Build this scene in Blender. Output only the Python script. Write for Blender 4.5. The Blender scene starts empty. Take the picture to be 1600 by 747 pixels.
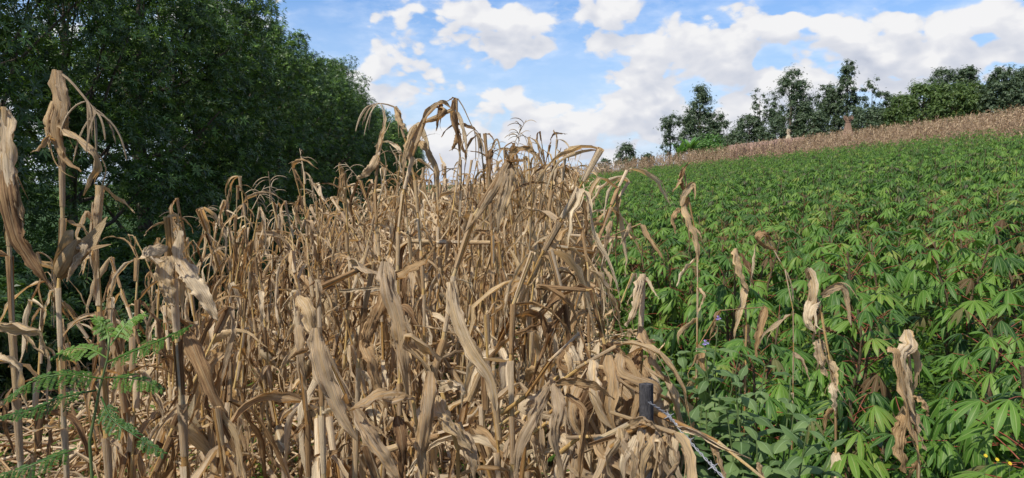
import bpy, math, random
import numpy as np
from mathutils import Vector, Matrix

PI = math.pi
scene = bpy.context.scene
COL = scene.collection
R = random.Random(11)
NR = np.random.RandomState(11)

# ------------------------------------------------------------------ camera
EYE = Vector((0.0, 0.0, 2.0))
FPX = 1142.0
PITCH = math.atan((373.5 - 273.0) / FPX)
cam_d = bpy.data.cameras.new('camera')
cam = bpy.data.objects.new('camera', cam_d)
COL.objects.link(cam)
cam.location = EYE
cam.rotation_euler = (PI / 2 - PITCH, 0, 0)
cam_d.sensor_width = 36.0
cam_d.lens = 36.0 * FPX / 1600.0
cam_d.clip_start = 0.05
cam_d.clip_end = 4000
scene.camera = cam
FW = Vector((0, math.cos(PITCH), -math.sin(PITCH)))
UP = Vector((0, math.sin(PITCH), math.cos(PITCH)))


def P(px, py, d):
    return EYE + FW * d + Vector((1, 0, 0)) * ((px - 800) / FPX * d) + UP * ((373.5 - py) / FPX * d)


# ------------------------------------------------------------------ colour management, sun
scene.view_settings.view_transform = 'Standard'
scene.view_settings.look = 'None'
scene.view_settings.exposure = 0.35
scene.view_settings.gamma = 1.0
scene.cycles.max_bounces = 6
scene.cycles.diffuse_bounces = 3
scene.cycles.transmission_bounces = 4
scene.cycles.transparent_max_bounces = 4
scene.cycles.use_denoising = True

SUN_EL, SUN_AZ = math.radians(52), math.radians(222)      # azimuth clockwise from +Y (behind, left)
sun_dir = Vector((math.sin(SUN_AZ) * math.cos(SUN_EL), math.cos(SUN_AZ) * math.cos(SUN_EL), math.sin(SUN_EL)))
sd = bpy.data.lights.new('sun', 'SUN')
sd.energy = 4.8
sd.angle = math.radians(0.8)
sd.color = (1.0, 0.93, 0.82)
so = bpy.data.objects.new('sun', sd)
COL.objects.link(so)
so.rotation_euler = sun_dir.to_track_quat('Z', 'Y').to_euler()
so.location = (0, 0, 30)

# ------------------------------------------------------------------ world: Nishita sky and cumulus clouds
world = bpy.data.worlds.new('World')
scene.world = world
world.use_nodes = True
wt = world.node_tree
wt.nodes.clear()


class NT:
    """small helper to write node graphs as expressions"""
    def __init__(self, tree):
        self.t = tree

    def _in(self, sock, v):
        if v is None:
            return
        if isinstance(v, bpy.types.NodeSocket):
            self.t.links.new(v, sock)
        else:
            sock.default_value = v

    def m(self, op, a, b=None, c=None, clamp=False):
        n = self.t.nodes.new('ShaderNodeMath')
        n.operation = op
        n.use_clamp = clamp
        self._in(n.inputs[0], a)
        self._in(n.inputs[1], b)
        self._in(n.inputs[2], c)
        return n.outputs[0]

    def v(self, op, a, b=None, c=None):
        n = self.t.nodes.new('ShaderNodeVectorMath')
        n.operation = op
        self._in(n.inputs[0], a)
        self._in(n.inputs[1], b)
        if c is not None:
            self._in(n.inputs[2], c)
        return n.outputs['Value'] if op in ('LENGTH', 'DOT_PRODUCT') else n.outputs[0]

    def comb(self, x, y, z):
        n = self.t.nodes.new('ShaderNodeCombineXYZ')
        for i, q in enumerate((x, y, z)):
            self._in(n.inputs[i], q)
        return n.outputs[0]

    def sep(self, a):
        n = self.t.nodes.new('ShaderNodeSeparateXYZ')
        self._in(n.inputs[0], a)
        return n.outputs

    def noise(self, vec, scale, detail=3, rough=0.5, lac=2.0, dist=0.0, color=False):
        n = self.t.nodes.new('ShaderNodeTexNoise')
        self._in(n.inputs['Vector'], vec)
        n.inputs['Scale'].default_value = scale
        n.inputs['Detail'].default_value = detail
        n.inputs['Roughness'].default_value = rough
        n.inputs['Lacunarity'].default_value = lac
        n.inputs['Distortion'].default_value = dist
        return n.outputs['Color'] if color else n.outputs['Fac']

    def voro(self, vec, scale, smooth=0.3):
        n = self.t.nodes.new('ShaderNodeTexVoronoi')
        n.feature = 'SMOOTH_F1'
        n.inputs['Smoothness'].default_value = smooth
        self._in(n.inputs['Vector'], vec)
        n.inputs['Scale'].default_value = scale
        return n.outputs['Distance']

    def rng(self, val, a, b, c=0.0, d=1.0, smooth=False):
        n = self.t.nodes.new('ShaderNodeMapRange')
        n.interpolation_type = 'SMOOTHSTEP' if smooth else 'LINEAR'
        n.clamp = True
        self._in(n.inputs[0], val)
        for i, q in enumerate((a, b, c, d)):
            n.inputs[i + 1].default_value = q
        return n.outputs[0]

    def mix(self, fac, a, b, mode='MIX'):
        n = self.t.nodes.new('ShaderNodeMix')
        n.data_type = 'RGBA'
        n.blend_type = mode
        self._in(n.inputs[0], fac)
        for s, q in ((n.inputs[6], a), (n.inputs[7], b)):
            if isinstance(q, tuple) and len(q) == 3:
                q = q + (1.0,)
            self._in(s, q)
        return n.outputs[2]

    def ramp(self, fac, stops):
        n = self.t.nodes.new('ShaderNodeValToRGB')
        self._in(n.inputs[0], fac)
        e = n.color_ramp.elements
        while len(e) < len(stops):
            e.new(0.5)
        for i, (p, c) in enumerate(stops):
            e[i].position = p
            e[i].color = tuple(c) + (1.0,)
        return n.outputs[0]


def azel(px, py):
    v = (P(px, py, 1.0) - EYE).normalized()
    return math.atan2(v.x, v.y), math.asin(v.z)


W = NT(wt)
tc = wt.nodes.new('ShaderNodeTexCoord')
dx, dy, dz = W.sep(tc.outputs['Generated'])
az = W.m('ARCTAN2', dx, dy)
el = W.m('ARCSINE', dz)
q0 = W.comb(az, el, 0.0)

# where heaps of cloud stand and where the blue shows: (px, py, half width, half height, weight)
HEAPS = [(800, 50, 75, 45, .34), (725, 35, 50, 30, .25), (590, 105, 45, 40, .30), (785, 150, 70, 26, .22),
         (1050, 75, 125, 40, .34), (950, 15, 90, 26, .24), (1150, 65, 50, 40, .3), (1000, 135, 70, 30, .3),
         (900, 175, 70, 35, .24), (640, 155, 70, 26, .16), (1000, 210, 200, 55, .28), (760, 225, 110, 45, .2),
         (1265, 42, 75, 28, .32), (1410, 50, 80, 44, .30), (1540, 40, 90, 45, .24), (1310, 100, 110, 26, .22),
         (1200, 160, 120, 60, .28), (1490, 104, 110, 28, .18), (1150, 8, 36, 14, .2), (1060, 20, 40, 36, .2),
         (500, 40, 42, 42, -.34), (610, 25, 60, 26, -.10), (545, 75, 28, 26, -.2), (670, 105, 50, 22, -.10),
         (885, 112, 66, 34, -.46), (870, 150, 50, 14, -.2), (800, -4, 50, 12, -.24), (1012, 22, 26, 24, -.24),
         (1225, 8, 46, 18, -.34), (1345, 6, 60, 14, -.3), (1185, 96, 26, 14, -.26), (1532, 66, 20, 14, -.3),
         (1110, 162, 26, 16, -.3), (1470, 8, 34, 12, -.2), (700, 75, 50, 16, -.06), (1130, 40, 24, 14, -.14)]


def cloud_field(vec):
    base = None
    for (px, py, rx, ry, wgt) in HEAPS:
        a, e = azel(px, py)
        sx, sy = FPX / (rx * 1.02), FPX / (ry * 1.02)
        L = W.v('LENGTH', W.v('MULTIPLY_ADD', vec, (sx, sy, 0.0), (-a * sx, -e * sy, 0.0)))
        g = W.rng(L, 0.0, 1.5, wgt * 0.82, 0.0, smooth=True)
        base = g if base is None else W.m('ADD', base, g)
    vs = W.v('MULTIPLY', vec, (1.0, 1.55, 1.0))
    warp = W.v('SUBTRACT', W.noise(vs, 9.0, 2, color=True), (0.5, 0.5, 0.5))
    vw = W.v('MULTIPLY_ADD', warp, (0.05, 0.05, 0.05), vs)
    n1 = W.noise(vw, 11.0, 9, 0.56)
    b1 = W.voro(vw, 24.0, 0.2)
    b2 = W.voro(vw, 62.0, 0.25)
    f = W.m('MULTIPLY_ADD', W.m('SUBTRACT', n1, 0.5), 1.10, 0.45)
    f = W.m('MULTIPLY_ADD', W.m('SUBTRACT', 0.42, b1), 0.34, f)
    f = W.m('MULTIPLY_ADD', W.m('SUBTRACT', 0.42, b2), 0.16, f)
    return W.m('ADD', f, base)


d0 = cloud_field(q0)
d1 = cloud_field(W.v('ADD', q0, (-0.010, 0.026, 0.0)))
alpha = W.rng(d0, 0.42, 0.54, 0, 1, smooth=True)
thin = W.m('MULTIPLY', W.rng(W.noise(W.v('MULTIPLY', q0, (6, 16, 1)), 2.2, 7, 0.62), 0.42, 0.72, 0, 0.42), W.rng(d0, 0.12, 0.42, 0.25, 1.0))
lit = W.rng(W.m('SUBTRACT', d0, d1), -0.20, 0.26, 0.0, 1.0)
deep = W.rng(d0, 0.45, 0.95, 0, 1, smooth=True)
# bases of cumulus are thick and grey, their sunward shoulders white
shade = W.m('MULTIPLY', W.m('SUBTRACT', 1.0, lit), W.m('MULTIPLY_ADD', deep, 0.50, 0.45))
ccol = W.ramp(shade, [(0.0, (0.71, 0.71, 0.72)), (0.25, (0.61, 0.62, 0.66)), (0.6, (0.475, 0.505, 0.58)), (1.0, (0.36, 0.395, 0.485))])
sky = wt.nodes.new('ShaderNodeTexSky')
sky.sky_type = 'NISHITA'
sky.sun_disc = False
sky.sun_elevation = SUN_EL
sky.sun_rotation = SUN_AZ
sky.air_density = 1.0
sky.dust_density = 0.6
sky.ozone_density = 2.0
hz = W.rng(el, 0.0, 0.26, 0.92, 0.0)
skyc = W.v('MULTIPLY', sky.outputs[0], (0.092, 0.092, 0.092))
skyc = W.v('MULTIPLY', skyc, (0.70, 1.04, 1.42))
base_sky = W.mix(hz, skyc, (0.50, 0.58, 0.71))
c1 = W.mix(thin, base_sky, (0.72, 0.78, 0.88))
c2 = W.mix(alpha, c1, ccol)
below = W.rng(el, -0.10, -0.05, 0, 1)
c3 = W.mix(below, (0.16, 0.15, 0.10), c2)
bg = wt.nodes.new('ShaderNodeBackground')
wt.links.new(c3, bg.inputs[0])
bg.inputs[1].default_value = 1.0
wo = wt.nodes.new('ShaderNodeOutputWorld')
wt.links.new(bg.outputs[0], wo.inputs[0])
world.cycles.sampling_method = 'MANUAL'
world.cycles.sample_map_resolution = 512


# ------------------------------------------------------------------ materials
def new_mat(name):
    m = bpy.data.materials.new(name)
    m.use_nodes = True
    m.node_tree.nodes.clear()
    return m, NT(m.node_tree)


def finish(m, T, col, rough=0.6, spec=0.3, transl=0.0, tcol=None, bump=None, bstr=0.3, bdist=0.01, coat=0.0):
    t = m.node_tree
    p = t.nodes.new('ShaderNodeBsdfPrincipled')
    T._in(p.inputs['Base Color'], col if not isinstance(col, tuple) else col + (1.0,))
    T._in(p.inputs['Roughness'], rough)
    p.inputs['Specular IOR Level'].default_value = spec
    p.inputs['Coat Weight'].default_value = coat
    out = t.nodes.new('ShaderNodeOutputMaterial')
    if bump is not None:
        b = t.nodes.new('ShaderNodeBump')
        b.inputs['Strength'].default_value = bstr
        b.inputs['Distance'].default_value = bdist
        t.links.new(bump, b.inputs['Height'])
        t.links.new(b.outputs[0], p.inputs['Normal'])
    sh = p.outputs[0]
    if transl > 0:
        tr = t.nodes.new('ShaderNodeBsdfTranslucent')
        T._in(tr.inputs[0], tcol if tcol is not None else col)
        ms = t.nodes.new('ShaderNodeMixShader')
        ms.inputs[0].default_value = transl
        t.links.new(sh, ms.inputs[1])
        t.links.new(tr.outputs[0], ms.inputs[2])
        sh = ms.outputs[0]
    t.links.new(sh, out.inputs[0])
    return m


def common(m, T):
    t = m.node_tree
    uv = t.nodes.new('ShaderNodeUVMap').outputs[0]
    at = t.nodes.new('ShaderNodeAttribute')
    at.attribute_name = 'Col'
    r, g, b = T.sep(at.outputs['Vector'])
    oi = t.nodes.new('ShaderNodeObjectInfo')
    T.wilt = b
    return uv, r, g, oi.outputs['Random']


def dry_material(name, stops, streak=0.45, transl=0.30, mould=0.5):
    m, T = new_mat(name)
    uv, r, g, rnd = common(m, T)
    off = T.comb(T.m('MULTIPLY', rnd, 37.0), T.m('MULTIPLY', r, 53.0), 0.0)
    vec = T.v('ADD', uv, off)
    s1 = T.noise(T.v('MULTIPLY', vec, (9.0, 2.2, 1)), 1.0, 4, 0.65)
    s2 = T.noise(T.v('MULTIPLY', vec, (1.0, 4.0, 1)), 2.6, 6, 0.7)
    s3 = T.noise(T.v('MULTIPLY', vec, (15.0, 4.0, 1)), 1.0, 4, 0.65)
    k = T.m('FRACT', T.m('ADD', r, rnd))
    k = T.m('MULTIPLY_ADD', T.m('SUBTRACT', s1, 0.5), streak * 2, k)
    k = T.m('MULTIPLY_ADD', T.m('SUBTRACT', s2, 0.5), 0.7, k, clamp=True)
    c = T.ramp(k, stops)
    # mould and weather specks, pale midrib
    spots = T.rng(T.noise(T.v('MULTIPLY', vec, (3.0, 9.0, 1)), 2.6, 6, 0.75), 0.56, 0.72, 0, mould)
    c = T.mix(spots, c, (0.095, 0.068, 0.045))
    c = T.mix(T.rng(s3, 0.36, 0.56, 0.50, 0.0), c, (0.15, 0.098, 0.055))
    ux, uy, uz = T.sep(uv)
    rib = T.rng(T.m('ABSOLUTE', ux), 0.03, 0.09, 0.35, 0.0)
    c = T.mix(rib, c, (0.52, 0.42, 0.26))
    return finish(m, T, c, rough=0.62, spec=0.22, transl=transl, tcol=T.v('MULTIPLY', c, (1.35, 1.05, 0.65)), bump=s3, bstr=0.9, bdist=0.006)


M_LEAF = dry_material('dry_maize_leaf', [(0.0, (0.14, 0.075, 0.034)), (0.12, (0.33, 0.200, 0.095)), (0.30, (0.56, 0.380, 0.190)),
                                         (0.48, (0.48, 0.385, 0.275)), (0.64, (0.68, 0.485, 0.240)), (0.82, (0.68, 0.555, 0.39)), (1.0, (0.82, 0.68, 0.46))])
M_STEM = dry_material('dry_maize_stem', [(0.0, (0.24, 0.12, 0.035)), (0.35, (0.44, 0.27, 0.09)), (0.7, (0.58, 0.40, 0.15)),
                                         (1.0, (0.36, 0.30, 0.21))], transl=0.0, mould=0.65)
M_HUSK = dry_material('dry_maize_husk', [(0.0, (0.30, 0.20, 0.10)), (0.5, (0.50, 0.38, 0.22)), (1.0, (0.60, 0.50, 0.33))], transl=0.12, mould=0.35)
M_TASSEL = dry_material('dry_maize_tassel', [(0.0, (0.25, 0.18, 0.11)), (0.6, (0.40, 0.31, 0.20)), (1.0, (0.46, 0.38, 0.27))], transl=0.0, mould=0.3)
M_FARM = dry_material('distant_dry_maize', [(0.0, (0.22, 0.15, 0.105)), (0.35, (0.37, 0.265, 0.18)), (0.7, (0.49, 0.365, 0.24)), (1.0, (0.58, 0.47, 0.29))], mould=0.2)


def leaf_material(name, stops, rib=(0.2, 0.3, 0.08), ribw=0.10, transl=0.3, rough=0.42, spec=0.4, hue=0.55, tmul=1.6):
    m, T = new_mat(name)
    uv, r, g, rnd = common(m, T)
    k = T.m('FRACT', T.m('ADD', r, T.m('MULTIPLY', rnd, 1.0)))
    vec = T.v('ADD', uv, T.comb(T.m('MULTIPLY', rnd, 31.0), T.m('MULTIPLY', r, 17.0), 0.0))
    n = T.noise(T.v('MULTIPLY', vec, (2.0, 14.0, 1)), 1.6, 3, 0.6)
    k = T.m('MULTIPLY_ADD', T.m('SUBTRACT', n, 0.5), hue, k, clamp=True)
    c = T.ramp(k, stops)
    c = T.mix(T.m('MULTIPLY', g, 0.85), c, (0.20, 0.34, 0.06))      # g marks fresh shoots
    c = T.mix(T.wilt, c, (0.085, 0.068, 0.050))
    ux, uy, uz = T.sep(uv)
    if ribw > 0:
        c = T.mix(T.rng(T.m('ABSOLUTE', ux), ribw * .5, ribw * 1.3, 0.6, 0.0), c, rib)
    tc_ = T.v('MULTIPLY', c, (tmul * 1.15, tmul * 1.2, tmul * 0.6))
    return finish(m, T, c, rough=rough, spec=spec, transl=transl, tcol=tc_, bump=n, bstr=0.25, bdist=0.004)


M_CASS = leaf_material('cassava_leaf', [(0.0, (0.028, 0.070, 0.014)), (0.35, (0.054, 0.126, 0.020)), (0.72, (0.094, 0.190, 0.026)),
                                        (0.96, (0.125, 0.215, 0.034)), (1.0, (0.20, 0.22, 0.05))], rib=(0.27, 0.33, 0.13), rough=.5, spec=.25)
M_CASS_OLD = leaf_material('wilted_cassava_leaf', [(0.0, (0.085, 0.050, 0.028)), (0.5, (0.115, 0.085, 0.035)), (1.0, (0.11, 0.13, 0.05))],
                           rib=(0.22, 0.20, 0.11), transl=0.25, rough=.7, spec=.1)
M_TREE = leaf_material('hedge_tree_leaf', [(0.0, (0.020, 0.044, 0.013)), (0.4, (0.035, 0.074, 0.018)), (0.8, (0.060, 0.115, 0.024)),
                                           (1.0, (0.11, 0.175, 0.03))], ribw=0, transl=0.2, rough=0.42, spec=0.4)
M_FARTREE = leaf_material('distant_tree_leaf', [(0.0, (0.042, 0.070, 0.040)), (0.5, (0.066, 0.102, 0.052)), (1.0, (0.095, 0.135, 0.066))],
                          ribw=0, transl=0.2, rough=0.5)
M_OLIVE = leaf_material('olive_bush_leaf', [(0.0, (0.045, 0.085, 0.028)), (0.5, (0.075, 0.125, 0.034)), (1.0, (0.12, 0.175, 0.045))],
                        ribw=0, transl=0.25, rough=0.5)
M_BRIGHT = leaf_material('bright_bush_leaf', [(0.0, (0.05, 0.12, 0.03)), (0.5, (0.085, 0.19, 0.04)), (1.0, (0.14, 0.26, 0.07))],
                         ribw=0, transl=0.3, rough=0.45)
M_WEED = leaf_material('weed_leaf', [(0.0, (0.034, 0.08, 0.010)), (0.5, (0.07, 0.14, 0.016)), (1.0, (0.13, 0.20, 0.025))], ribw=0)
M_SHRUB = leaf_material('greygreen_shrub_leaf', [(0.0, (0.065, 0.115, 0.038)), (0.5, (0.095, 0.155, 0.055)), (1.0, (0.14, 0.205, 0.075))],
                        rib=(0.24, 0.33, 0.17), ribw=0.07, rough=0.6, spec=0.25)
M_FERN = leaf_material('feathery_leaflet', [(0.0, (0.018, 0.06, 0.010)), (0.5, (0.036, 0.105, 0.016)), (1.0, (0.09, 0.16, 0.025))], ribw=0, transl=0.35)


def bark_material(name, a, b, scale=6.0):
    m, T = new_mat(name)
    tcn = m.node_tree.nodes.new('ShaderNodeTexCoord')
    v = T.v('MULTIPLY', tcn.outputs['Object'], (1.0, 1.0, 0.22))
    n = T.noise(v, scale, 6, 0.65)
    n2 = T.noise(v, scale * 5, 4, 0.7)
    c = T.mix(T.rng(n, 0.35, 0.65), a, b)
    c = T.mix(T.rng(n2, 0.4, 0.7, 0.35, 0), c, (a[0] * .4, a[1] * .4, a[2] * .4))
    return finish(m, T, c, rough=0.85, spec=0.15, bump=n2, bstr=0.7, bdist=0.02)


M_BARK = bark_material('tree_bark', (0.075, 0.058, 0.045), (0.15, 0.125, 0.10))
M_GREYWOOD = bark_material('weathered_grey_wood', (0.035, 0.034, 0.038), (0.13, 0.125, 0.13), 60)
M_CSTEM = bark_material('cassava_stem', (0.12, 0.085, 0.05), (0.20, 0.15, 0.09), 40)


def plain(name, col, rough=0.6, metal=0.0, n_amt=0.3, scale=40):
    m, T = new_mat(name)
    tcn = m.node_tree.nodes.new('ShaderNodeTexCoord')
    n = T.noise(tcn.outputs['Object'], scale, 4, 0.6)
    c = T.mix(T.rng(n, 0.35, 0.7, n_amt, 0.0), col, tuple(q * 0.45 for q in col))
    finish(m, T, c, rough=rough)
    for nd in m.node_tree.nodes:
        if nd.type == 'BSDF_PRINCIPLED':
            nd.inputs['Metallic'].default_value = metal
    return m


M_PET = plain('red_petiole', (0.22, 0.060, 0.035), 0.5)
M_GSTEM = plain('green_stem', (0.09, 0.13, 0.045), 0.5)
M_WIRE = plain('galvanised_wire', (0.33, 0.34, 0.37), 0.6, 0.3, scale=200)
M_PURPLE = plain('purple_petal', (0.36, 0.26, 0.62), 0.5)
M_YELLOW = plain('yellow_petal', (0.75, 0.55, 0.03), 0.5)
M_PINKG = plain('reddish_seed_heads', (0.34, 0.225, 0.175), 0.8, scale=6)
M_STRAW = plain('bundled_straw', (0.50, 0.42, 0.30), 0.8, scale=10)
M_STRAWD = plain('brown_bundled_straw', (0.26, 0.17, 0.12), 0.8, scale=10)

m, T = new_mat('field_soil')
tcn = m.node_tree.nodes.new('ShaderNodeTexCoord')
n1 = T.noise(tcn.outputs['Object'], 0.7, 6, 0.6)
n2 = T.noise(tcn.outputs['Object'], 9.0, 6, 0.7)
c = T.mix(T.rng(n2, 0.3, 0.7), (0.050, 0.034, 0.022), (0.11, 0.078, 0.050))
c = T.mix(T.rng(n1, 0.5, 0.68, 0, 0.5), c, (0.045, 0.06, 0.022))
px_, py_, pz_ = T.sep(tcn.outputs['Object'])
edge_ = T.m('MULTIPLY_ADD', n1, 1.2, T.m('MULTIPLY_ADD', py_, -0.07, T.m('MULTIPLY', px_, -1.0)))
c = T.mix(T.rng(edge_, 3.6, 5.0), c, T.mix(n2, (0.018, 0.038, 0.012), (0.045, 0.08, 0.022)))      # rough grass beside the tree row
M_SOIL = finish(m, T, c, rough=0.95, spec=0.1, bump=n2, bstr=0.8, bdist=0.06)


# ------------------------------------------------------------------ mesh helpers
class MB:
    def __init__(self):
        self.v, self.uv, self.c, self.f, self.n = [], [], [], [], 0

    def add(self, v, f, uv=None, c=(0.5, 0.0)):
        v = np.asarray(v, float).reshape(-1, 3)
        f = np.asarray(f, int).reshape(-1, 4)
        k = len(v)
        self.v.append(v)
        self.uv.append(np.zeros((k, 2)) if uv is None else np.asarray(uv, float))
        cc = np.zeros((k, 4))
        cc[:, 0], cc[:, 1], cc[:, 2], cc[:, 3] = c[0], c[1], (c[2] if len(c) > 2 else 0), 1
        self.c.append(cc)
        self.f.append(np.where(f >= 0, f + self.n, -1))
        self.n += k

    def arrays(self):
        return (np.concatenate(self.v), np.concatenate(self.f), np.concatenate(self.uv), np.concatenate(self.c))

    def mesh(self, name, mat, smooth=True):
        return mesh_from(name, mat, *self.arrays(), smooth=smooth)


def mesh_from(name, mat, V, F, UV, C, smooth=True):
    me = bpy.data.meshes.new(name)
    quad = F[:, 3] >= 0
    tot = np.where(quad, 4, 3).astype(np.int32)
    mask = np.ones(F.shape, bool)
    mask[:, 3] = quad
    loops = F[mask].astype(np.int32)
    starts = np.concatenate([[0], np.cumsum(tot)[:-1]]).astype(np.int32)
    me.vertices.add(len(V))
    me.vertices.foreach_set('co', V.astype(np.float32).ravel())
    me.loops.add(len(loops))
    me.loops.foreach_set('vertex_index', loops)
    me.polygons.add(len(F))
    me.polygons.foreach_set('loop_start', starts)
    me.polygons.foreach_set('loop_total', tot)
    if smooth:
        me.polygons.foreach_set('use_smooth', np.ones(len(F), bool))
    me.update(calc_edges=True)
    uvl = me.uv_layers.new(name='UVMap')
    uvl.data.foreach_set('uv', UV[loops].astype(np.float32).ravel())
    ca = me.color_attributes.new(name='Col', type='FLOAT_COLOR', domain='POINT')
    ca.data.foreach_set('color', C.astype(np.float32).ravel())
    if isinstance(mat, (list, tuple)):
        for q in mat:
            me.materials.append(q)
    else:
        me.materials.append(mat)
    return me


def grid_faces(n, m):
    i = np.arange(n - 1)[:, None]
    j = np.arange(m - 1)[None, :]
    a = i * m + j
    return np.stack([a, a + 1, a + m + 1, a + m], -1).reshape(-1, 4)


def tube(mb, pts, radii, k=6, c=(0.5, 0.0), caps=True):
    pts = np.asarray([tuple(p) for p in pts], float)
    n = len(pts)
    tan = np.gradient(pts, axis=0)
    tan /= np.linalg.norm(tan, axis=1)[:, None] + 1e-9
    ref = np.array([1.0, 0, 0]) if abs(tan[0][0]) < 0.8 else np.array([0, 1.0, 0])
    V = np.zeros((n, k + 1, 3))
    ang = np.linspace(0, 2 * PI, k + 1)
    s = ref
    for i in range(n):
        s = s - tan[i] * s.dot(tan[i])
        s /= np.linalg.norm(s) + 1e-9
        b = np.cross(tan[i], s)
        V[i] = pts[i] + radii[i] * (np.cos(ang)[:, None] * s + np.sin(ang)[:, None] * b)
    L = np.concatenate([[0], np.cumsum(np.linalg.norm(np.diff(pts, axis=0), axis=1))])
    uv = np.stack([np.tile(0.2 + ang / 6.3, (n, 1)), np.tile(L[:, None] * 2, (1, k + 1))], -1).reshape(-1, 2)
    F = grid_faces(n, k + 1)
    mb.add(V.reshape(-1, 3), F, uv, c)
    if caps:
        cv = np.concatenate([V[-1, :k], [pts[-1] + tan[-1] * radii[-1] * 0.25]])
        cf = [(i, (i + 1) % k, k, -1) for i in range(k)]
        mb.add(cv, cf, np.full((k + 1, 2), 0.3), c)


def ribbon(mb, pts, side, nrm, w, curl, m=5, c=(0.5, 0.0), wave=None, rag=None):
    """leaf strip with an arc-shaped, rippled cross-section"""
    n = len(pts)
    t = np.linspace(-1, 1, m)
    V = np.zeros((n, m, 3))
    for j, tt in enumerate(t):
        a = tt * curl
        ss = np.where(curl < 1e-3, tt, np.sin(a) / np.maximum(curl, 1e-3)) * w
        if rag is not None and abs(tt) > .99:
            ss = ss * rag[0 if tt < 0 else 1]
        zz = np.where(curl < 1e-3, 0, (1 - np.cos(a)) / np.maximum(curl, 1e-3)) * w
        if wave is not None:
            zz = zz + wave[j]
        V[:, j] = pts + side * ss[:, None] + nrm * zz[:, None]
    L = np.concatenate([[0], np.cumsum(np.linalg.norm(np.diff(pts, axis=0), axis=1))])
    uv = np.stack([np.tile(t, (n, 1)), np.tile(L[:, None], (1, m))], -1).reshape(-1, 2)
    mb.add(V.reshape(-1, 3), grid_faces(n, m), uv, c)


def frames(pts, side0, twist):
    tan = np.gradient(pts, axis=0)
    tan /= np.linalg.norm(tan, axis=1)[:, None] + 1e-9
    s = np.asarray(side0, float)
    S = np.zeros_like(pts)
    for i in range(len(pts)):
        s = s - tan[i] * s.dot(tan[i])
        s /= np.linalg.norm(s) + 1e-9
        S[i] = s
    N = np.cross(S, tan)
    c, q = np.cos(twist)[:, None], np.sin(twist)[:, None]
    return S * c + N * q, N * c - S * q


def smooth_noise(rs, n, amp, k=4):
    x = np.linspace(0, 1, n)
    y = np.zeros(n)
    for i in range(1, k + 1):
        y += np.sin(x * PI * 2 * i * rs.uniform(.5, 1.2) + rs.uniform(0, 6.3)) / i
    return y * amp


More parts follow.
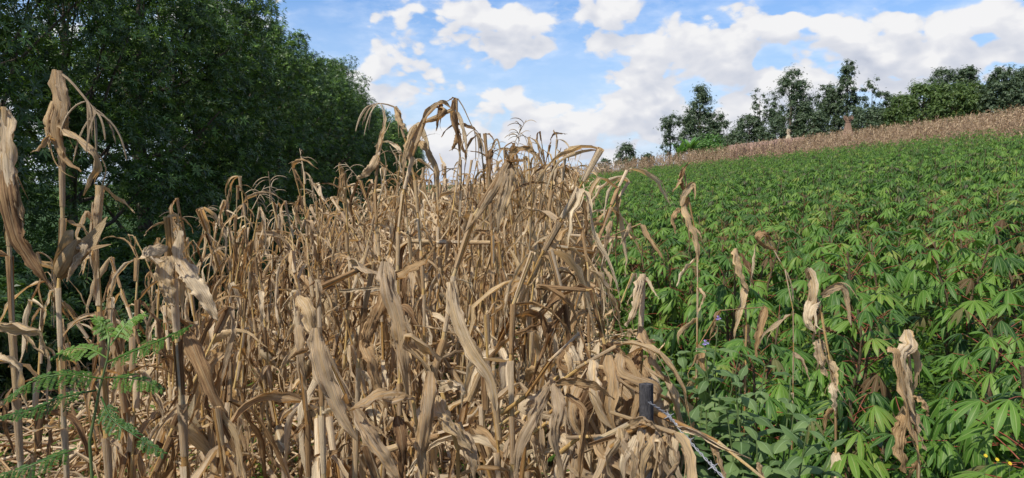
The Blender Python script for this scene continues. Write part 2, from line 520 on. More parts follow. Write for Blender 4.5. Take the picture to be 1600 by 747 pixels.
def maize_leaf(mb, rs, p0, d0, L, Wd, droop=1.0, kinks=1, stem_t=None, stem_r=0.011, n=13, m=5, curlmax=1.6, sheath=True, c=None, twist_amp=1.3):
    """a dead maize leaf that bends under its own weight; optional sheath round the stem"""
    c = c if c is not None else (rs.uniform(0, 1), 0)
    p = np.array(tuple(p0), float)
    d = np.array(tuple(d0), float)
    d /= np.linalg.norm(d)
    ds = L / (n - 1)
    kk = set((rs.randint(1, max(2, n - 3))) for _ in range(kinks))
    pts = [p.copy()]
    side0 = np.cross(d, [0, 0, 1.0])
    if np.linalg.norm(side0) < 0.05:
        side0 = np.array([1.0, 0, 0])
    for i in range(1, n):
        g = droop * 3.4 * ds / 0.06 * 0.075
        d = d + np.array([0, 0, -g]) + rs.normal(0, 0.13, 3)
        if i in kk:
            d = d * 0.5 + np.array([rs.normal(0, .3), rs.normal(0, .3), -0.9])
        d /= np.linalg.norm(d)
        p = p + d * ds
        pts.append(p.copy())
    pts = np.array(pts)
    s = np.linspace(0, 1, n)
    w = Wd * np.minimum(1, 0.45 + s * 4.5) * np.power(np.clip(1 - s ** 1.7, 0, 1), 0.75) * (1 + smooth_noise(rs, n, 0.08))
    w = np.maximum(w, 0.0012)
    tw = smooth_noise(rs, n, 0.30) + s * rs.normal(0, twist_amp)
    tw -= tw[0]
    S, N = frames(pts, side0, tw)
    curl = np.clip(0.65 + smooth_noise(rs, n, 0.35) + s * rs.uniform(0, curlmax), 0.15, 2.6)
    tt = np.linspace(-1, 1, m)
    ph = rs.uniform(0, 6.3, 2)
    fr = rs.uniform(2.5, 7)
    wave = [Wd * 0.26 * abs(q) ** 1.5 * np.sin(s * 6.3 * fr + (ph[0] if q < 0 else ph[1])) + rs.normal(0, Wd * 0.06, n) + (-1) ** jj * rs.uniform(.02, .2) * w * (m > 3)
            for jj, q in enumerate(tt)]
    rag = [1 + rs.uniform(-.38, .12, n), 1 + rs.uniform(-.38, .12, n)]
    ribbon(mb, pts, S, N, w, curl, m, c, wave, rag)
    for q_ in range(rs.choice([0, 1, 1, 2]) if m > 3 else 0):
        k0 = rs.randint(2, max(3, n // 2))
        k1 = rs.randint(min(k0 + 4, n), n + 1)
        if k1 - k0 < 4:
            continue
        sg = rs.choice([-1, 1])
        u_ = np.linspace(0, 1, k1 - k0)
        sh = pts[k0:k1] + S[k0:k1] * (sg * w[k0:k1] * .75)[:, None] + (S[k0:k1] * sg * rs.uniform(.3, 1.6) + N[k0:k1] * rs.normal(0, 1.2) + np.array([0, 0, -rs.uniform(0, 1.5)])) * (u_ ** 1.6 * Wd * 1.5)[:, None]
        ribbon(mb, sh, S[k0:k1], N[k0:k1], Wd * rs.uniform(.06, .24) * (1 - u_ ** 2 * .95), np.full(k1 - k0, rs.uniform(.3, 1.5)), 3, c)
    if sheath and stem_t is not None:
        st = np.array(tuple(stem_t), float)
        st /= np.linalg.norm(st)
        k = 4
        z = np.linspace(-0.15, 0.004, k)
        sp = np.array(tuple(p0))[None] + st[None] * z[:, None]
        out = np.array(tuple(d0), float)
        out = out - st * out.dot(st)
        out /= np.linalg.norm(out) + 1e-9
        sd = np.cross(st, out)
        rr = stem_r * np.array([1.12, 1.25, 1.35, 1.6]) * rs.uniform(.95, 1.15)
        a = np.linspace(-1, 1, 7) * rs.uniform(2.0, 2.8)
        V = sp[:, None] + rr[:, None, None] * (np.cos(a)[None, :, None] * out + np.sin(a)[None, :, None] * sd)
        uv = np.stack([np.tile(a / 2.8 + .3, (k, 1)), np.tile(z[:, None], (1, 7))], -1).reshape(-1, 2)
        mb.add(V.reshape(-1, 3), grid_faces(k, 7), uv, c)


def link(name, data, parent=None, loc=None, mat=None):
    o = bpy.data.objects.new(name, data)
    COL.objects.link(o)
    if parent:
        o.parent = parent
    if mat is not None:
        o.matrix_local = mat
    elif loc is not None:
        o.location = loc
    return o


def thing(name, label, cat, loc=(0, 0, 0), rz=0.0, group=None):
    o = link(name, None, loc=loc)
    o.rotation_euler = (0, 0, rz)
    o['label'] = label
    o['category'] = cat
    if group:
        o['group'] = group
    o.empty_display_size = 0.1
    return o


# ------------------------------------------------------------------ terrain
ROWANG = math.atan((890 - 800) / FPX)
RD = (math.sin(ROWANG), math.cos(ROWANG))     # along the rows
RL = (math.cos(ROWANG), -math.sin(ROWANG))    # across the rows, to the right


def rs2xy(r, s):
    return r * RL[0] + s * RD[0], r * RL[1] + s * RD[1]


def xy2rs(x, y):
    return x * RL[0] + y * RL[1], x * RD[0] + y * RD[1]


def gz(x, y):
    z = 0.12 * 90 * np.tanh(np.asarray(x) / 90.0) + 0.012 * np.clip(np.asarray(x), 0, 90)
    far = np.clip((np.asarray(y) - 130) / 300, 0, 1)
    return z - 10 * far * far + 0.03 * np.sin(np.asarray(x) * 1.3) * np.cos(np.asarray(y) * 0.9)


def crop_edge(x, y):
    return 32 + (0.70 - x / max(y, .1)) * 64 + 0.8 * math.sin(x * .6)


def gzf(x, y):
    return float(gz(x, y))


def axis(lim, near, step):
    a = list(np.arange(-near, near + 1e-6, step))
    q, s = near, step
    out = []
    while q < lim:
        s *= 1.25
        q += s
        out.append(q)
    return np.array([-v for v in reversed(out)] + a + out)


gx, gy = axis(1500, 20, 0.4), axis(1500, 24, 0.4)
X, Y = np.meshgrid(gx, gy, indexing='ij')
Z = gz(X, Y) + NR.normal(0, 0.012, X.shape) * (np.abs(X) < 20)
mb = MB()
mb.add(np.stack([X, Y, Z], -1).reshape(-1, 3), grid_faces(len(gx), len(gy)))
g = link('ground', mb.mesh('ground', M_SOIL))
g['kind'] = 'structure'


# ------------------------------------------------------------------ maize library
def stem_mesh_add(mb, pts, r0, c, k=7):
    """stem with swollen nodes; pts are the node positions; each internode has its own tone"""
    n = len(pts)
    if k <= 4:
        tube(mb, pts[::2] + ([pts[-1]] if n % 2 == 0 else []), np.linspace(r0, r0 * .4, len(pts[::2]) + (n % 2 == 0)), 3, c, caps=False)
        return
    for i in range(n - 1):
        a, b = pts[i], pts[i + 1]
        f = 1 - 0.62 * i / max(n - 1, 1)
        f2 = 1 - 0.62 * (i + 1) / max(n - 1, 1)
        h = math.sin(i * 12.9898 + c[0] * 78.233) * 43758.5453
        h -= math.floor(h)
        w = 1.0 + 0.22 * (h > .5)
        tube(mb, [a, a + (b - a) * 0.05, a + (b - a) * 0.5, a + (b - a) * 0.93, b],
             [r0 * f * 1.22, r0 * f * w, r0 * (f + f2) / 2 * 0.97 * w, r0 * f2 * w * 1.03, r0 * f2 * 1.0], k, ((c[0] + .5 * h) % 1, 0), caps=(i == n - 2))


def stem_nodes(rs, H, lean, kinkat=None, kinkdir=None, step=0.17):
    """node points from the root (0,0,0); lean = horizontal drift per metre (2-vector)"""
    pts = [np.zeros(3)]
    d = np.array([lean[0], lean[1], 1.0])
    d /= np.linalg.norm(d)
    tot = 0
    while tot < H:
        st = step * rs.uniform(0.85, 1.15)
        d = d + np.array([lean[0] * .12, lean[1] * .12, 0]) + rs.normal(0, 0.035, 3)
        if kinkat is not None and tot < kinkat <= tot + st:
            d = np.array(kinkdir, float)
        d /= np.linalg.norm(d)
        pts.append(pts[-1] + d * st)
        tot += st
    return pts


def tassel_add(mb, rs, p, d, n=11, L=0.2, droop=1.0):
    p, d = np.array(tuple(p)), np.array(tuple(d), float)
    d /= np.linalg.norm(d)
    tube(mb, [p, p + d * 0.1, p + d * 0.2 + [0, 0, -.01]], [.0035, .003, .002], 4, (rs.uniform(), 0))
    for i in range(n):
        q = p + d * (0.05 + 0.12 * i / n)
        e = d * 0.7 + rs.normal(0, 0.6, 3)
        pts = [q]
        for j in range(6):
            e = e / np.linalg.norm(e) + np.array([0, 0, -0.28 * droop]) + rs.normal(0, .08, 3)
            q = q + e / np.linalg.norm(e) * L / 6
            pts.append(q)
        tube(mb, pts, [.0024, .0030, .0032, .0032, .003, .0026, .0014], 3, (rs.uniform(), 0), caps=False)


def ear_add(mb, rs, p, d, L=0.2, r=0.026):
    """an ear in its husk, with loose dry husk tips"""
    p, d = np.array(tuple(p)), np.array(tuple(d), float)
    d /= np.linalg.norm(d)
    q = np.linspace(0, 1, 8)
    rad = r * np.array([.35, .8, 1.0, 1.03, .95, .75, .45, .2])
    tube(mb, [p + d * L * t for t in q], rad, 8, (rs.uniform(), 0))
    for i in range(4):
        a = rs.normal(0, 1, 3)
        a = a - d * a.dot(d)
        a /= np.linalg.norm(a)
        pts = np.array([p + d * L * t + a * r * e for t, e in ((0, .5), (.3, 1.1), (.6, 1.3), (.9, 1.4 + rs.uniform(0, 1)), (1.15, 1.6 + rs.uniform(0, 2)))])
        pts[-1] += rs.normal(0, .03, 3)
        S, N = frames(pts, np.cross(a, d), np.zeros(5) + rs.normal(0, .2))
        ribbon(mb, pts, S, N, r * np.array([.7, 1.1, 1.1, .7, .08]), np.array([1.0, .9, .7, .5, .3]), 5, (rs.uniform(), 0))


LIB_LEAF = {'droop': [], 'limp': [], 'arch': []}
for i in range(56):
    rs = np.random.RandomState(100 + i)
    kind = ('droop', 'limp', 'limp', 'arch')[i % 4]
    mb = MB()
    e = {'droop': math.radians(rs.uniform(20, 65)), 'limp': math.radians(rs.uniform(-55, 15)), 'arch': math.radians(rs.uniform(45, 78))}[kind]
    dr = {'droop': 1.0, 'limp': 1.6, 'arch': 0.45}[kind]
    L = rs.uniform(0.38, 0.72)
    maize_leaf(mb, rs, (0.010, 0, 0), (math.cos(e), 0, math.sin(e)), L, (rs.uniform(0.024, 0.042) if i % 5 == 0 else rs.uniform(.010, .026)), dr, rs.randint(0, 3), (0, 0, 1), 0.011,
               curlmax=rs.uniform(.8, 2.8), n=16, m=7)
    LIB_LEAF[kind].append(mb.mesh('leaf', M_LEAF))
LIB_TASSEL, LIB_EAR = [], []
for i in range(6):
    rs = np.random.RandomState(300 + i)
    mb = MB()
    tassel_add(mb, rs, (0, 0, 0), (rs.normal(0, .3), rs.normal(0, .3), 1), rs.randint(5, 12), 0.12)
    LIB_TASSEL.append(mb.mesh('tassel', M_TASSEL))
    mb = MB()
    ear_add(mb, rs, (0, 0, 0), (0, 0, 1), rs.uniform(.16, .22), rs.uniform(.02, .027))
    LIB_EAR.append(mb.mesh('ear', M_HUSK))


def orient(p, z, az, s=1.0):
    """matrix whose z axis follows the stem, x axis turned to azimuth az"""
    z = Vector(z).normalized()
    x = Vector((math.cos(az), math.sin(az), 0))
    x = (x - z * x.dot(z)).normalized()
    y = z.cross(x)
    m_ = Matrix((x, y, z)).transposed().to_4x4()
    return Matrix.Translation(Vector(p)) @ m_ @ Matrix.Scale(s, 4)


def maize_plant(rs, x, y, H, lean, label, group, kinkat=None, kinkdir=None, parts=True, tassel=False, ear=False, density=1.0, r0=0.0088):
    z = gzf(x, y)
    t = thing('maize_stalk', label, 'maize stalk', (x, y, z), 0, group)
    pts = stem_nodes(rs, H, lean, kinkat, kinkdir)
    mb = MB()
    stem_mesh_add(mb, pts, r0, (rs.uniform(), 0))
    link('stem', mb.mesh('stem', M_STEM), t)
    n = len(pts)
    az = rs.uniform(0, 6.3)
    for i in range(2, n):
        az += PI + rs.normal(0, .55)
        reps = 1 if rs.uniform() < density else 0
        if density > 1 and rs.uniform() < density - 1:
            reps = 2
        for _ in range(reps):
            tg = pts[i] - pts[i - 1]
            tg = tg / np.linalg.norm(tg)
            a2 = az + rs.normal(0, .5)
            if tg[2] > 0.86:
                kind = rs.choice(['droop', 'limp', 'arch'], p=[.34, .61, .05])
                lib = LIB_LEAF[kind]
                link('leaf', lib[rs.randint(len(lib))], t, mat=orient(pts[i], tg, a2, rs.uniform(.7, 1.15) * (1.0 if y < 3.2 else .72) * (1.0 if i < n - 2 else .7)))
            else:
                mb = MB()
                d0 = np.array([math.cos(a2), math.sin(a2), rs.uniform(-.6, .3)]) + tg * .6
                maize_leaf(mb, rs, pts[i], d0, rs.uniform(.35, .65), rs.uniform(.010, .030), 1.3, rs.randint(0, 2), tg, 0.010, n=11)
                link('leaf', mb.mesh('leaf', M_LEAF), t)
    tg = pts[-1] - pts[-2]
    if tassel:
        link('tassel', LIB_TASSEL[rs.randint(6)], t, mat=orient(pts[-1], tg, rs.uniform(0, 6.3), rs.uniform(.8, 1.15)))
    if ear:
        k = n // 2
        a = rs.uniform(0, 6.3)
        dn = Vector((math.cos(a), math.sin(a), rs.choice([1.3, -1.2, -0.6])))
        link('ear', LIB_EAR[rs.randint(6)], t, mat=orient(pts[k], dn, a + 1, 1.0))
    return t


# whole-plant meshes for the mid-distance stand (stem + one joined mesh of leaves)
def whole_plant(seed, n=9, m=3, H=1.95, tri=5, ll=(.14, .46), up=0.0):
    rs = np.random.RandomState(seed)
    pts = stem_nodes(rs, H, rs.normal(0, .07, 2), H * rs.uniform(.55, .95) if rs.uniform() < .35 else None,
                     (rs.normal(0, 1), rs.normal(0, 1), rs.uniform(-.5, .6)))
    sm, lm = MB(), MB()
    stem_mesh_add(sm, pts, 0.0105, (rs.uniform(), 0), tri)
    az = rs.uniform(0, 6.3)
    for i in range(2, len(pts)):
        for _ in range(rs.choice([1, 2, 2, 3])):
            az += PI + rs.normal(0, .6)
            tg = pts[i] - pts[i - 1]
            e = rs.uniform(-.6, 1.0) + up * rs.uniform(0, 1.5)
            d0 = (math.cos(az), math.sin(az), e)
            maize_leaf(lm, rs, pts[i], d0, rs.uniform(*ll), rs.uniform(.007, .026) * (1.5 if up else 1), rs.uniform(.5, 1.6), rs.randint(0, 2), tg, .011, n=n, m=m,
                       sheath=tri > 4)
    if rs.uniform() < .2 and tri > 4:
        tassel_add(lm, rs, pts[-1], pts[-1] - pts[-2], 8, .11)
    return sm, lm


WHOLE = [whole_plant(500 + i) for i in range(16)]
WHOLE_M = [(a.mesh('stem', M_STEM), b.mesh('leaves', M_LEAF)) for a, b in WHOLE]

G_MAIZE = 'dry maize stalks standing in the left field'

# ---- where the stalks of the main stand grow
cands = []
s = 1.75
rowpos = [0.40 - 0.60 * k for k in range(10)]
for r in rowpos:
    s = 1.6 + R.uniform(0, .25)
    while s < 46:
        s += R.uniform(0.12, 0.22) * (1.0 if s < 14 else 1.35)
        rr = r + R.gauss(0, .09)
        if rr < (-2.6 if s < 5 else -3.4 - .03 * s) or rr > (0.12 if s < 2.1 else (0.36 if s < 2.9 else 0.2)):
            continue
        x, y = rs2xy(rr, s)
        if abs(x) / max(y, .1) > 0.78:
            continue
        if y < 2.6 and rr < -0.9:
            continue
        if y < 2.0 and (rr < -.9 or R.random() < .3):
            continue
        if rr < -5 and R.random() < 0.3:
            continue
        cands.append((x, y, rr, s))
cands.sort(key=lambda c_: math.hypot(c_[0], c_[1]))


def stand_height(x, y, rr):
    H = R.gauss(1.86, .13)
    if -2.2 < rr and y > 3.6:
        H += 0.17
    if y < 3.6:
        H = R.uniform(1.25, 1.72)
    if y < 2.6:
        H = R.uniform(1.05, 1.5)
    return H


def side_word(x, y):
    px = 800 + FPX * x / y
    for lim, wd in ((130, 'at the far left'), (290, 'left of the split-top stalk'), (440, 'between left and centre'), (580, 'left of the arching stalk'),
                    (700, 'under the arching stalk'), (800, 'at the centre'), (880, 'right of centre')):
        if px < lim:
            return wd
    return 'by the cassava edge'


NPART, NIND = 170, 245
for i, (x, y, rr, s) in enumerate(cands[:NIND]):
    rs = np.random.RandomState(1000 + i)
    H = stand_height(x, y, rr)
    dist = 'front row' if y < 2.6 else ('second row' if y < 3.6 else ('a few steps in' if y < 5 else ('mid field' if y < 7 else 'deep in the field')))
    where = side_word(x, y)
    if i < NPART:
        lean = rs.normal(0, .09, 2)
        ka = kd = None
        edge = rr > -0.5 and y < 3.0
        if edge:
            lean = lean + np.array([.08, -.05]) * rs.uniform(0, 1.2)
        if rs.uniform() < (0.55 if y < 3.4 else .25) and not rr > -.15:
            ka = H * rs.uniform(.68, .9)
            a = rs.uniform(0, 6.3)
            kd = (math.cos(a) * .7, math.sin(a) * .7, rs.uniform(-1.6, .1))
        tas = rs.uniform() < (.18 if y > 3.3 else .06) and ka is None
        ear_ = rs.uniform() < .3
        state = 'top snapped over' if ka else ('tasselled' if tas else 'upright')
        lab = 'dry stalk, %s%s, %s, %s' % (state, ', with ear' if ear_ else '', dist, where)
        maize_plant(rs, x, y, H, lean, lab, G_MAIZE, ka, kd, True, tas, ear_, density=2.0 if y < 3.4 else 1.7)
    else:
        k = rs.randint(len(WHOLE_M))
        t = thing('maize_stalk', 'dry maize stalk packed in the rows, %s, %s' % (dist, where), 'maize stalk',
                  (x, y, gzf(x, y)), rs.uniform(0, 6.3), G_MAIZE)
        sc = H / 1.95
        t.scale = (sc, sc, sc)
        link('stem', WHOLE_M[k][0], t)
        lo = link('leaves', WHOLE_M[k][1], t)
        lo['kind'] = 'stuff'


def merge_copies(templates, places, name, mat, jitter_c=True):
    """one mesh out of many turned, scaled copies of template arrays"""
    Vs, Fs, Us, Cs, n = [], [], [], [], 0
    by = {}
    for pl in places:
        by.setdefault(pl[0], []).append(pl)
    for k, lst in by.items():
        V, F, U, C = templates[k]
        A = np.array([p[1:] for p in lst])            # x y z rz scale tiltx tilty
        c_, s_ = np.cos(A[:, 3]), np.sin(A[:, 3])
        sc = A[:, 4]
        x = (V[None, :, 0] * c_[:, None] - V[None, :, 1] * s_[:, None]) * sc[:, None]
        y = (V[None, :, 0] * s_[:, None] + V[None, :, 1] * c_[:, None]) * sc[:, None]
        z = V[None, :, 2] * sc[:, None]
        x = x + A[:, 5][:, None] * z + A[:, 0][:, None]
        y = y + A[:, 6][:, None] * z + A[:, 1][:, None]
        z = z + A[:, 2][:, None]
        nv, m_ = len(V), len(lst)
        Vs.append(np.stack([x, y, z], -1).reshape(-1, 3))
        ff = F[None] + (np.arange(m_) * nv)[:, None, None]
        ff = np.where(F[None] >= 0, ff, -1).reshape(-1, 4)
        Fs.append(np.where(ff >= 0, ff + n, -1))
        Us.append(np.tile(U, (m_, 1)))
        cc = np.tile(C[None], (m_, 1, 1))
        if jitter_c:
            cc[:, :, 0] = (cc[:, :, 0] + NR.uniform(0, 1, m_)[:, None]) % 1.0
        Cs.append(cc.reshape(-1, 4))
        n += nv * m_
    return mesh_from(name, mat, np.concatenate(Vs), np.concatenate(Fs), np.concatenate(Us), np.concatenate(Cs))


def cat(a, b):
    o = MB()
    o.v, o.uv, o.c, o.n = a.v + b.v, a.uv + b.uv, a.c + b.c, a.n + b.n
    o.f = a.f + [np.where(q >= 0, q + a.n, -1) for q in b.f]
    return o.arrays()


MIDT = [cat(*whole_plant(700 + i, n=6, m=2, tri=4)) for i in range(10)]
rest = cands[NIND:]
pl = []
for (x, y, rr, s) in rest:
    H = stand_height(x, y, rr) / 1.95
    if y > 9:
        H *= 0.97
    pl.append((R.randrange(10), x, y, gzf(x, y), R.uniform(0, 6.3), H, R.gauss(0, .05), R.gauss(0, .05)))
o = link('maize_stand', merge_copies(MIDT, pl, 'maize_stand', M_LEAF))
o['kind'] = 'stuff'
o['label'] = 'dense far part of the dry maize stand running to the horizon'
o['category'] = 'dry maize'
print('maize candidates', len(cands), 'merged', len(pl))

# ---- maize strip beyond the cassava, on the hill
FART = [cat(*whole_plant(800 + i, n=4, m=2, tri=3, H=1.9, ll=(.12, .34), up=.9)) for i in range(8)]
pl = []
while len(pl) < 5200:
    y = 30 + 56 * R.random() ** 1.1
    x = R.uniform(0.02, 0.80) * y
    r_, s_ = xy2rs(x, y)
    if r_ < 0.2:
        continue
    edge = crop_edge(x, y) + R.gauss(0, .5)
    if y < edge:
        continue
    pl.append((R.randrange(8), x, y, gzf(x, y), R.uniform(0, 6.3), R.uniform(.78, 1.1), R.gauss(0, .07), R.gauss(0, .07)))
o = link('maize_strip', merge_copies(FART, pl, 'maize_strip', M_FARM))
o['kind'] = 'stuff'
o['label'] = 'far strip of dry maize on the slope beyond the green cassava'
o['category'] = 'dry maize'


# ------------------------------------------------------------------ cassava
def cassava_leaf(mb, rs, lobes=7, L=0.15, pet=0.18, n=5, m=3, droop=1.0, c=None, petk=4, gfresh=0.0):
    """origin at the stem; petiole runs out along +X, lobes radiate from its tip"""
    c = c if c is not None else (rs.uniform(0, 1), gfresh)
    e = math.radians(rs.uniform(10, 50))
    p = np.zeros(3)
    pts = [p]
    d = np.array([math.cos(e), rs.normal(0, .08), math.sin(e)])
    for i in range(3):
        d = d + np.array([0.05, 0, -.12])
        p = p + d / np.linalg.norm(d) * pet / 3
        pts.append(p)
    hub = pts[-1]
    tilt = rs.uniform(-.1, .5)
    for i in range(lobes):
        a = (i - (lobes - 1) / 2) / ((lobes - 1) / 2) * math.radians(rs.uniform(112, 135)) + rs.normal(0, .07)
        l = L * (1 - 0.38 * abs(a) / 2.4) * rs.uniform(.9, 1.1)
        dd = np.array([math.cos(a), math.sin(a), -tilt * math.cos(a) + .12])
        q = hub.copy()
        pp = [q]
        for j in range(n - 1):
            dd = dd / np.linalg.norm(dd) + np.array([0, 0, -droop * 1.05 / (n - 1)])
            q = q + dd / np.linalg.norm(dd) * l / (n - 1)
            pp.append(q)
        pp = np.array(pp)
        sd = np.array([-math.sin(a), math.cos(a), 0])
        S, N = frames(pp, sd, np.zeros(n) + rs.normal(0, .15))
        s = np.linspace(0, 1, n)
        w = l * 0.105 * np.clip(np.sin(np.clip(s * .93 + .06, 0, 1) ** 1.25 * PI), .05, 1)
        w[-1] = .001
        ribbon(mb, pp, S, N, w, np.full(n, .55), m, c, None)
    return pts


CLIB = []
for i in range(22):
    rs = np.random.RandomState(2000 + i)
    old = i >= 18
    lf = MB()
    pts = cassava_leaf(lf, rs, rs.choice([7, 7, 9]), rs.uniform(.135, .195), rs.uniform(.13, .26), droop=rs.uniform(1.0, 2.5) if not old else 2.4)
    pt = MB()
    tube(pt, pts, [.0028, .0024, .0022, .002], 4)
    V, F, U, C = lf.arrays()
    V2, F2, U2, C2 = pt.arrays()
    me = mesh_from('leaf', [M_CASS_OLD if old else M_CASS, M_PET], np.concatenate([V, V2]), np.concatenate([F, np.where(F2 >= 0, F2 + len(V), -1)]),
                   np.concatenate([U, U2]), np.concatenate([C, C2]))
    mi = np.zeros(len(F) + len(F2), np.int32)
    mi[len(F):] = 1
    me.polygons.foreach_set('material_index', mi)
    CLIB.append(me)


def cassava_skeleton(rs, H):
    """stems and leaf attachment list: (point, azimuth, scale, lift)"""
    stems, att = [], []
    for b in range(rs.choice([1, 2, 2, 3])):
        a = rs.uniform(0, 6.3)
        sp = rs.uniform(.02, .28)
        h = H * rs.uniform(.82, 1.0)
        pts = []
        for q in np.linspace(0, 1, 7):
            pts.append(np.array([math.cos(a) * sp * q ** 1.3, math.sin(a) * sp * q ** 1.3, h * q - 0.02]) + rs.normal(0, .012, 3) * (q > 0))
        stems.append(pts)
        az = rs.uniform(0, 6.3)
        nl = rs.randint(19, 28)
        for i in range(nl):
            az += 2.4 + rs.normal(0, .2)
            q = .34 + .66 * i / nl
            k = min(int(q * 6), 5)
            f = q * 6 - k
            p = pts[k] * (1 - f) + pts[k + 1] * f
            att.append((p, az, (1.12 - .45 * max(0, q - .7) / .3) * rs.uniform(.85, 1.12), q))
    return stems, att


def leaf_matrix(p, az, sc, q, rs):
    lift = math.radians(rs.normal(2, 10) + (q - .6) * 45)
    return Matrix.Translation(Vector(p)) @ Matrix.Rotation(az, 4, 'Z') @ Matrix.Rotation(-lift, 4, 'Y') @ Matrix.Rotation(rs.normal(0, .2), 4, 'X') @ Matrix.Scale(sc, 4)


G_CASS = 'cassava plants in the green field on the right'
cas = []
r = 0.95
while r < 35:
    s = 1.1 + R.uniform(0, .5)
    while s < 76:
        s += R.uniform(.62, .86) * (1 if s < 25 else 1.5)
        rr, ss = r + R.gauss(0, .12), s
        x, y = rs2xy(rr, ss)
        if y < 1.2 or x / y > 0.84 or (y < 3.1 and rr < 1.1) or y > crop_edge(x, y) + .3:
            continue
        if math.hypot(x, y) < 1.55:
            continue
        cas.append((x, y, rr))
    r += 0.82
cas.sort(key=lambda c_: math.hypot(c_[0], c_[1]))
print('cassava', len(cas))


def cassava_arrays(seed, n=4, m=3, lodkeep=1.0, H=1.22):
    rs = np.random.RandomState(seed)
    stems, att = cassava_skeleton(rs, H)
    V_, F_, U_, C_, nn = [], [], [], [], 0
    st = MB()
    for pts in stems:
        tube(st, pts, np.linspace(.013, .005, 7), 4, (rs.uniform(), 0))
    for (p, az, sc, q) in att:
        if rs.uniform() > lodkeep:
            continue
        mb = MB()
        cassava_leaf(mb, rs, 7 if n > 3 else 5, rs.uniform(.155, .215), rs.uniform(.12, .24), n=n, m=m, droop=rs.uniform(1.0, 2.5), c=(rs.uniform(0, 1), 0, float(rs.uniform() < .06) * rs.uniform(.5, 1)))
        V, F, U, C = mb.arrays()
        M4 = np.array(leaf_matrix(p, az, sc, q, rs))
        V = V @ M4[:3, :3].T + M4[:3, 3]
        V_.append(V)
        F_.append(np.where(F >= 0, F + nn, -1))
        U_.append(U)
        C_.append(C)
        nn += len(V)
    return st, (np.concatenate(V_), np.concatenate(F_), np.concatenate(U_), np.concatenate(C_))


CNEAR, CIND = 62, 298
MIDC = []
for i in range(12):
    st, arr = cassava_arrays(2500 + i, n=4, m=3)
    MIDC.append((st.mesh('stem', M_CSTEM), mesh_from('foliage', M_CASS, *arr)))
for i, (x, y, rr) in enumerate(cas[:CIND]):
    rs = np.random.RandomState(3000 + i)
    px = 800 + FPX * x / y
    H = rs.uniform(1.0, 1.32)
    zone = 'beside the maize edge' if rr < 1.5 else [w_ for l_, w_ in ((1080, 'left of twin-tipped stalk'), (1200, 'near hooked stalk'), (1330, 'near tattered stalk'), (1450, 'in line with pale stalk'), (1550, 'towards the right edge'), (9999, 'at the right edge')) if px < l_][0]
    dist = 'closest to the camera' if y < 2.6 else ('nearest row' if y < 3.6 else ('second row' if y < 4.8 else ('in the near rows' if y < 7 else ('halfway up the field' if y < 12 else ('two thirds up the field' if y < 18 else 'towards the far edge')))))
    t = thing('cassava_plant', 'cassava plant %s, %s' % (dist, zone), 'cassava', (x, y, gzf(x, y)), rs.uniform(0, 6.3), G_CASS)
    if i < CNEAR:
        stems, att = cassava_skeleton(rs, H)
        for pts in stems:
            mb = MB()
            tube(mb, pts, np.linspace(.014, .006, 7), 6)
            link('stem', mb.mesh('stem', M_CSTEM), t)
        for (p, az_, sc, q) in att:
            old = rs.uniform() < .06
            me = CLIB[rs.randint(18, 22) if old else rs.randint(0, 18)]
            link('leaf', me, t, mat=leaf_matrix(p, az_, sc, q, rs))
    else:
        k = rs.randint(12)
        t.scale = (1, 1, H / 1.22)
        link('stem', MIDC[k][0], t)
        f = link('foliage', MIDC[k][1], t)
        f['kind'] = 'stuff'
if len(cas) > CIND:
    T_ = []
    for i in range(6):
        st, arr = cassava_arrays(2700 + i, n=3, m=2, lodkeep=.9)
        T_.append(arr)
    pl = [(R.randrange(6), x, y, gzf(x, y), R.uniform(0, 6.3), R.uniform(.85, 1.1), 0, 0) for (x, y, rr) in cas[CIND:]]
    o = link('cassava_rows', merge_copies(T_, pl, 'cassava_rows', M_CASS))
    o['kind'] = 'stuff'
    o['label'] = 'farthest green cassava rows running up to the dry maize strip'
    o['category'] = 'cassava'


# ------------------------------------------------------------------ weeds and litter
def tuft(seed, nl=9, h=.22, L=.06, w=.018):
    rs = np.random.RandomState(seed)
    mb = MB()
    for i in range(nl):
        a = rs.uniform(0, 6.3)
        z = h * rs.uniform(.1, 1)
        p = np.array([math.cos(a), math.sin(a), 0]) * rs.uniform(.0, .08) + [0, 0, z]
        d = np.array([math.cos(a), math.sin(a), rs.uniform(-.2, .9)])
        d /= np.linalg.norm(d)
        l = L * rs.uniform(.6, 1.3)
        pts = np.array([p, p + d * l * .5, p + d * l + [0, 0, -l * .25]])
        S, N = frames(pts, (-math.sin(a), math.cos(a), 0), np.zeros(3))
        ribbon(mb, pts, S, N, np.array([.15, 1, .06]) * w * l / L, np.full(3, .4), 2, (rs.uniform(), 0))
    tube(mb, [(0, 0, 0), (rs.normal(0, .02), rs.normal(0, .02), h)], [.002, .0015], 3, (rs.uniform(), 0), caps=False)
    return mb.arrays()


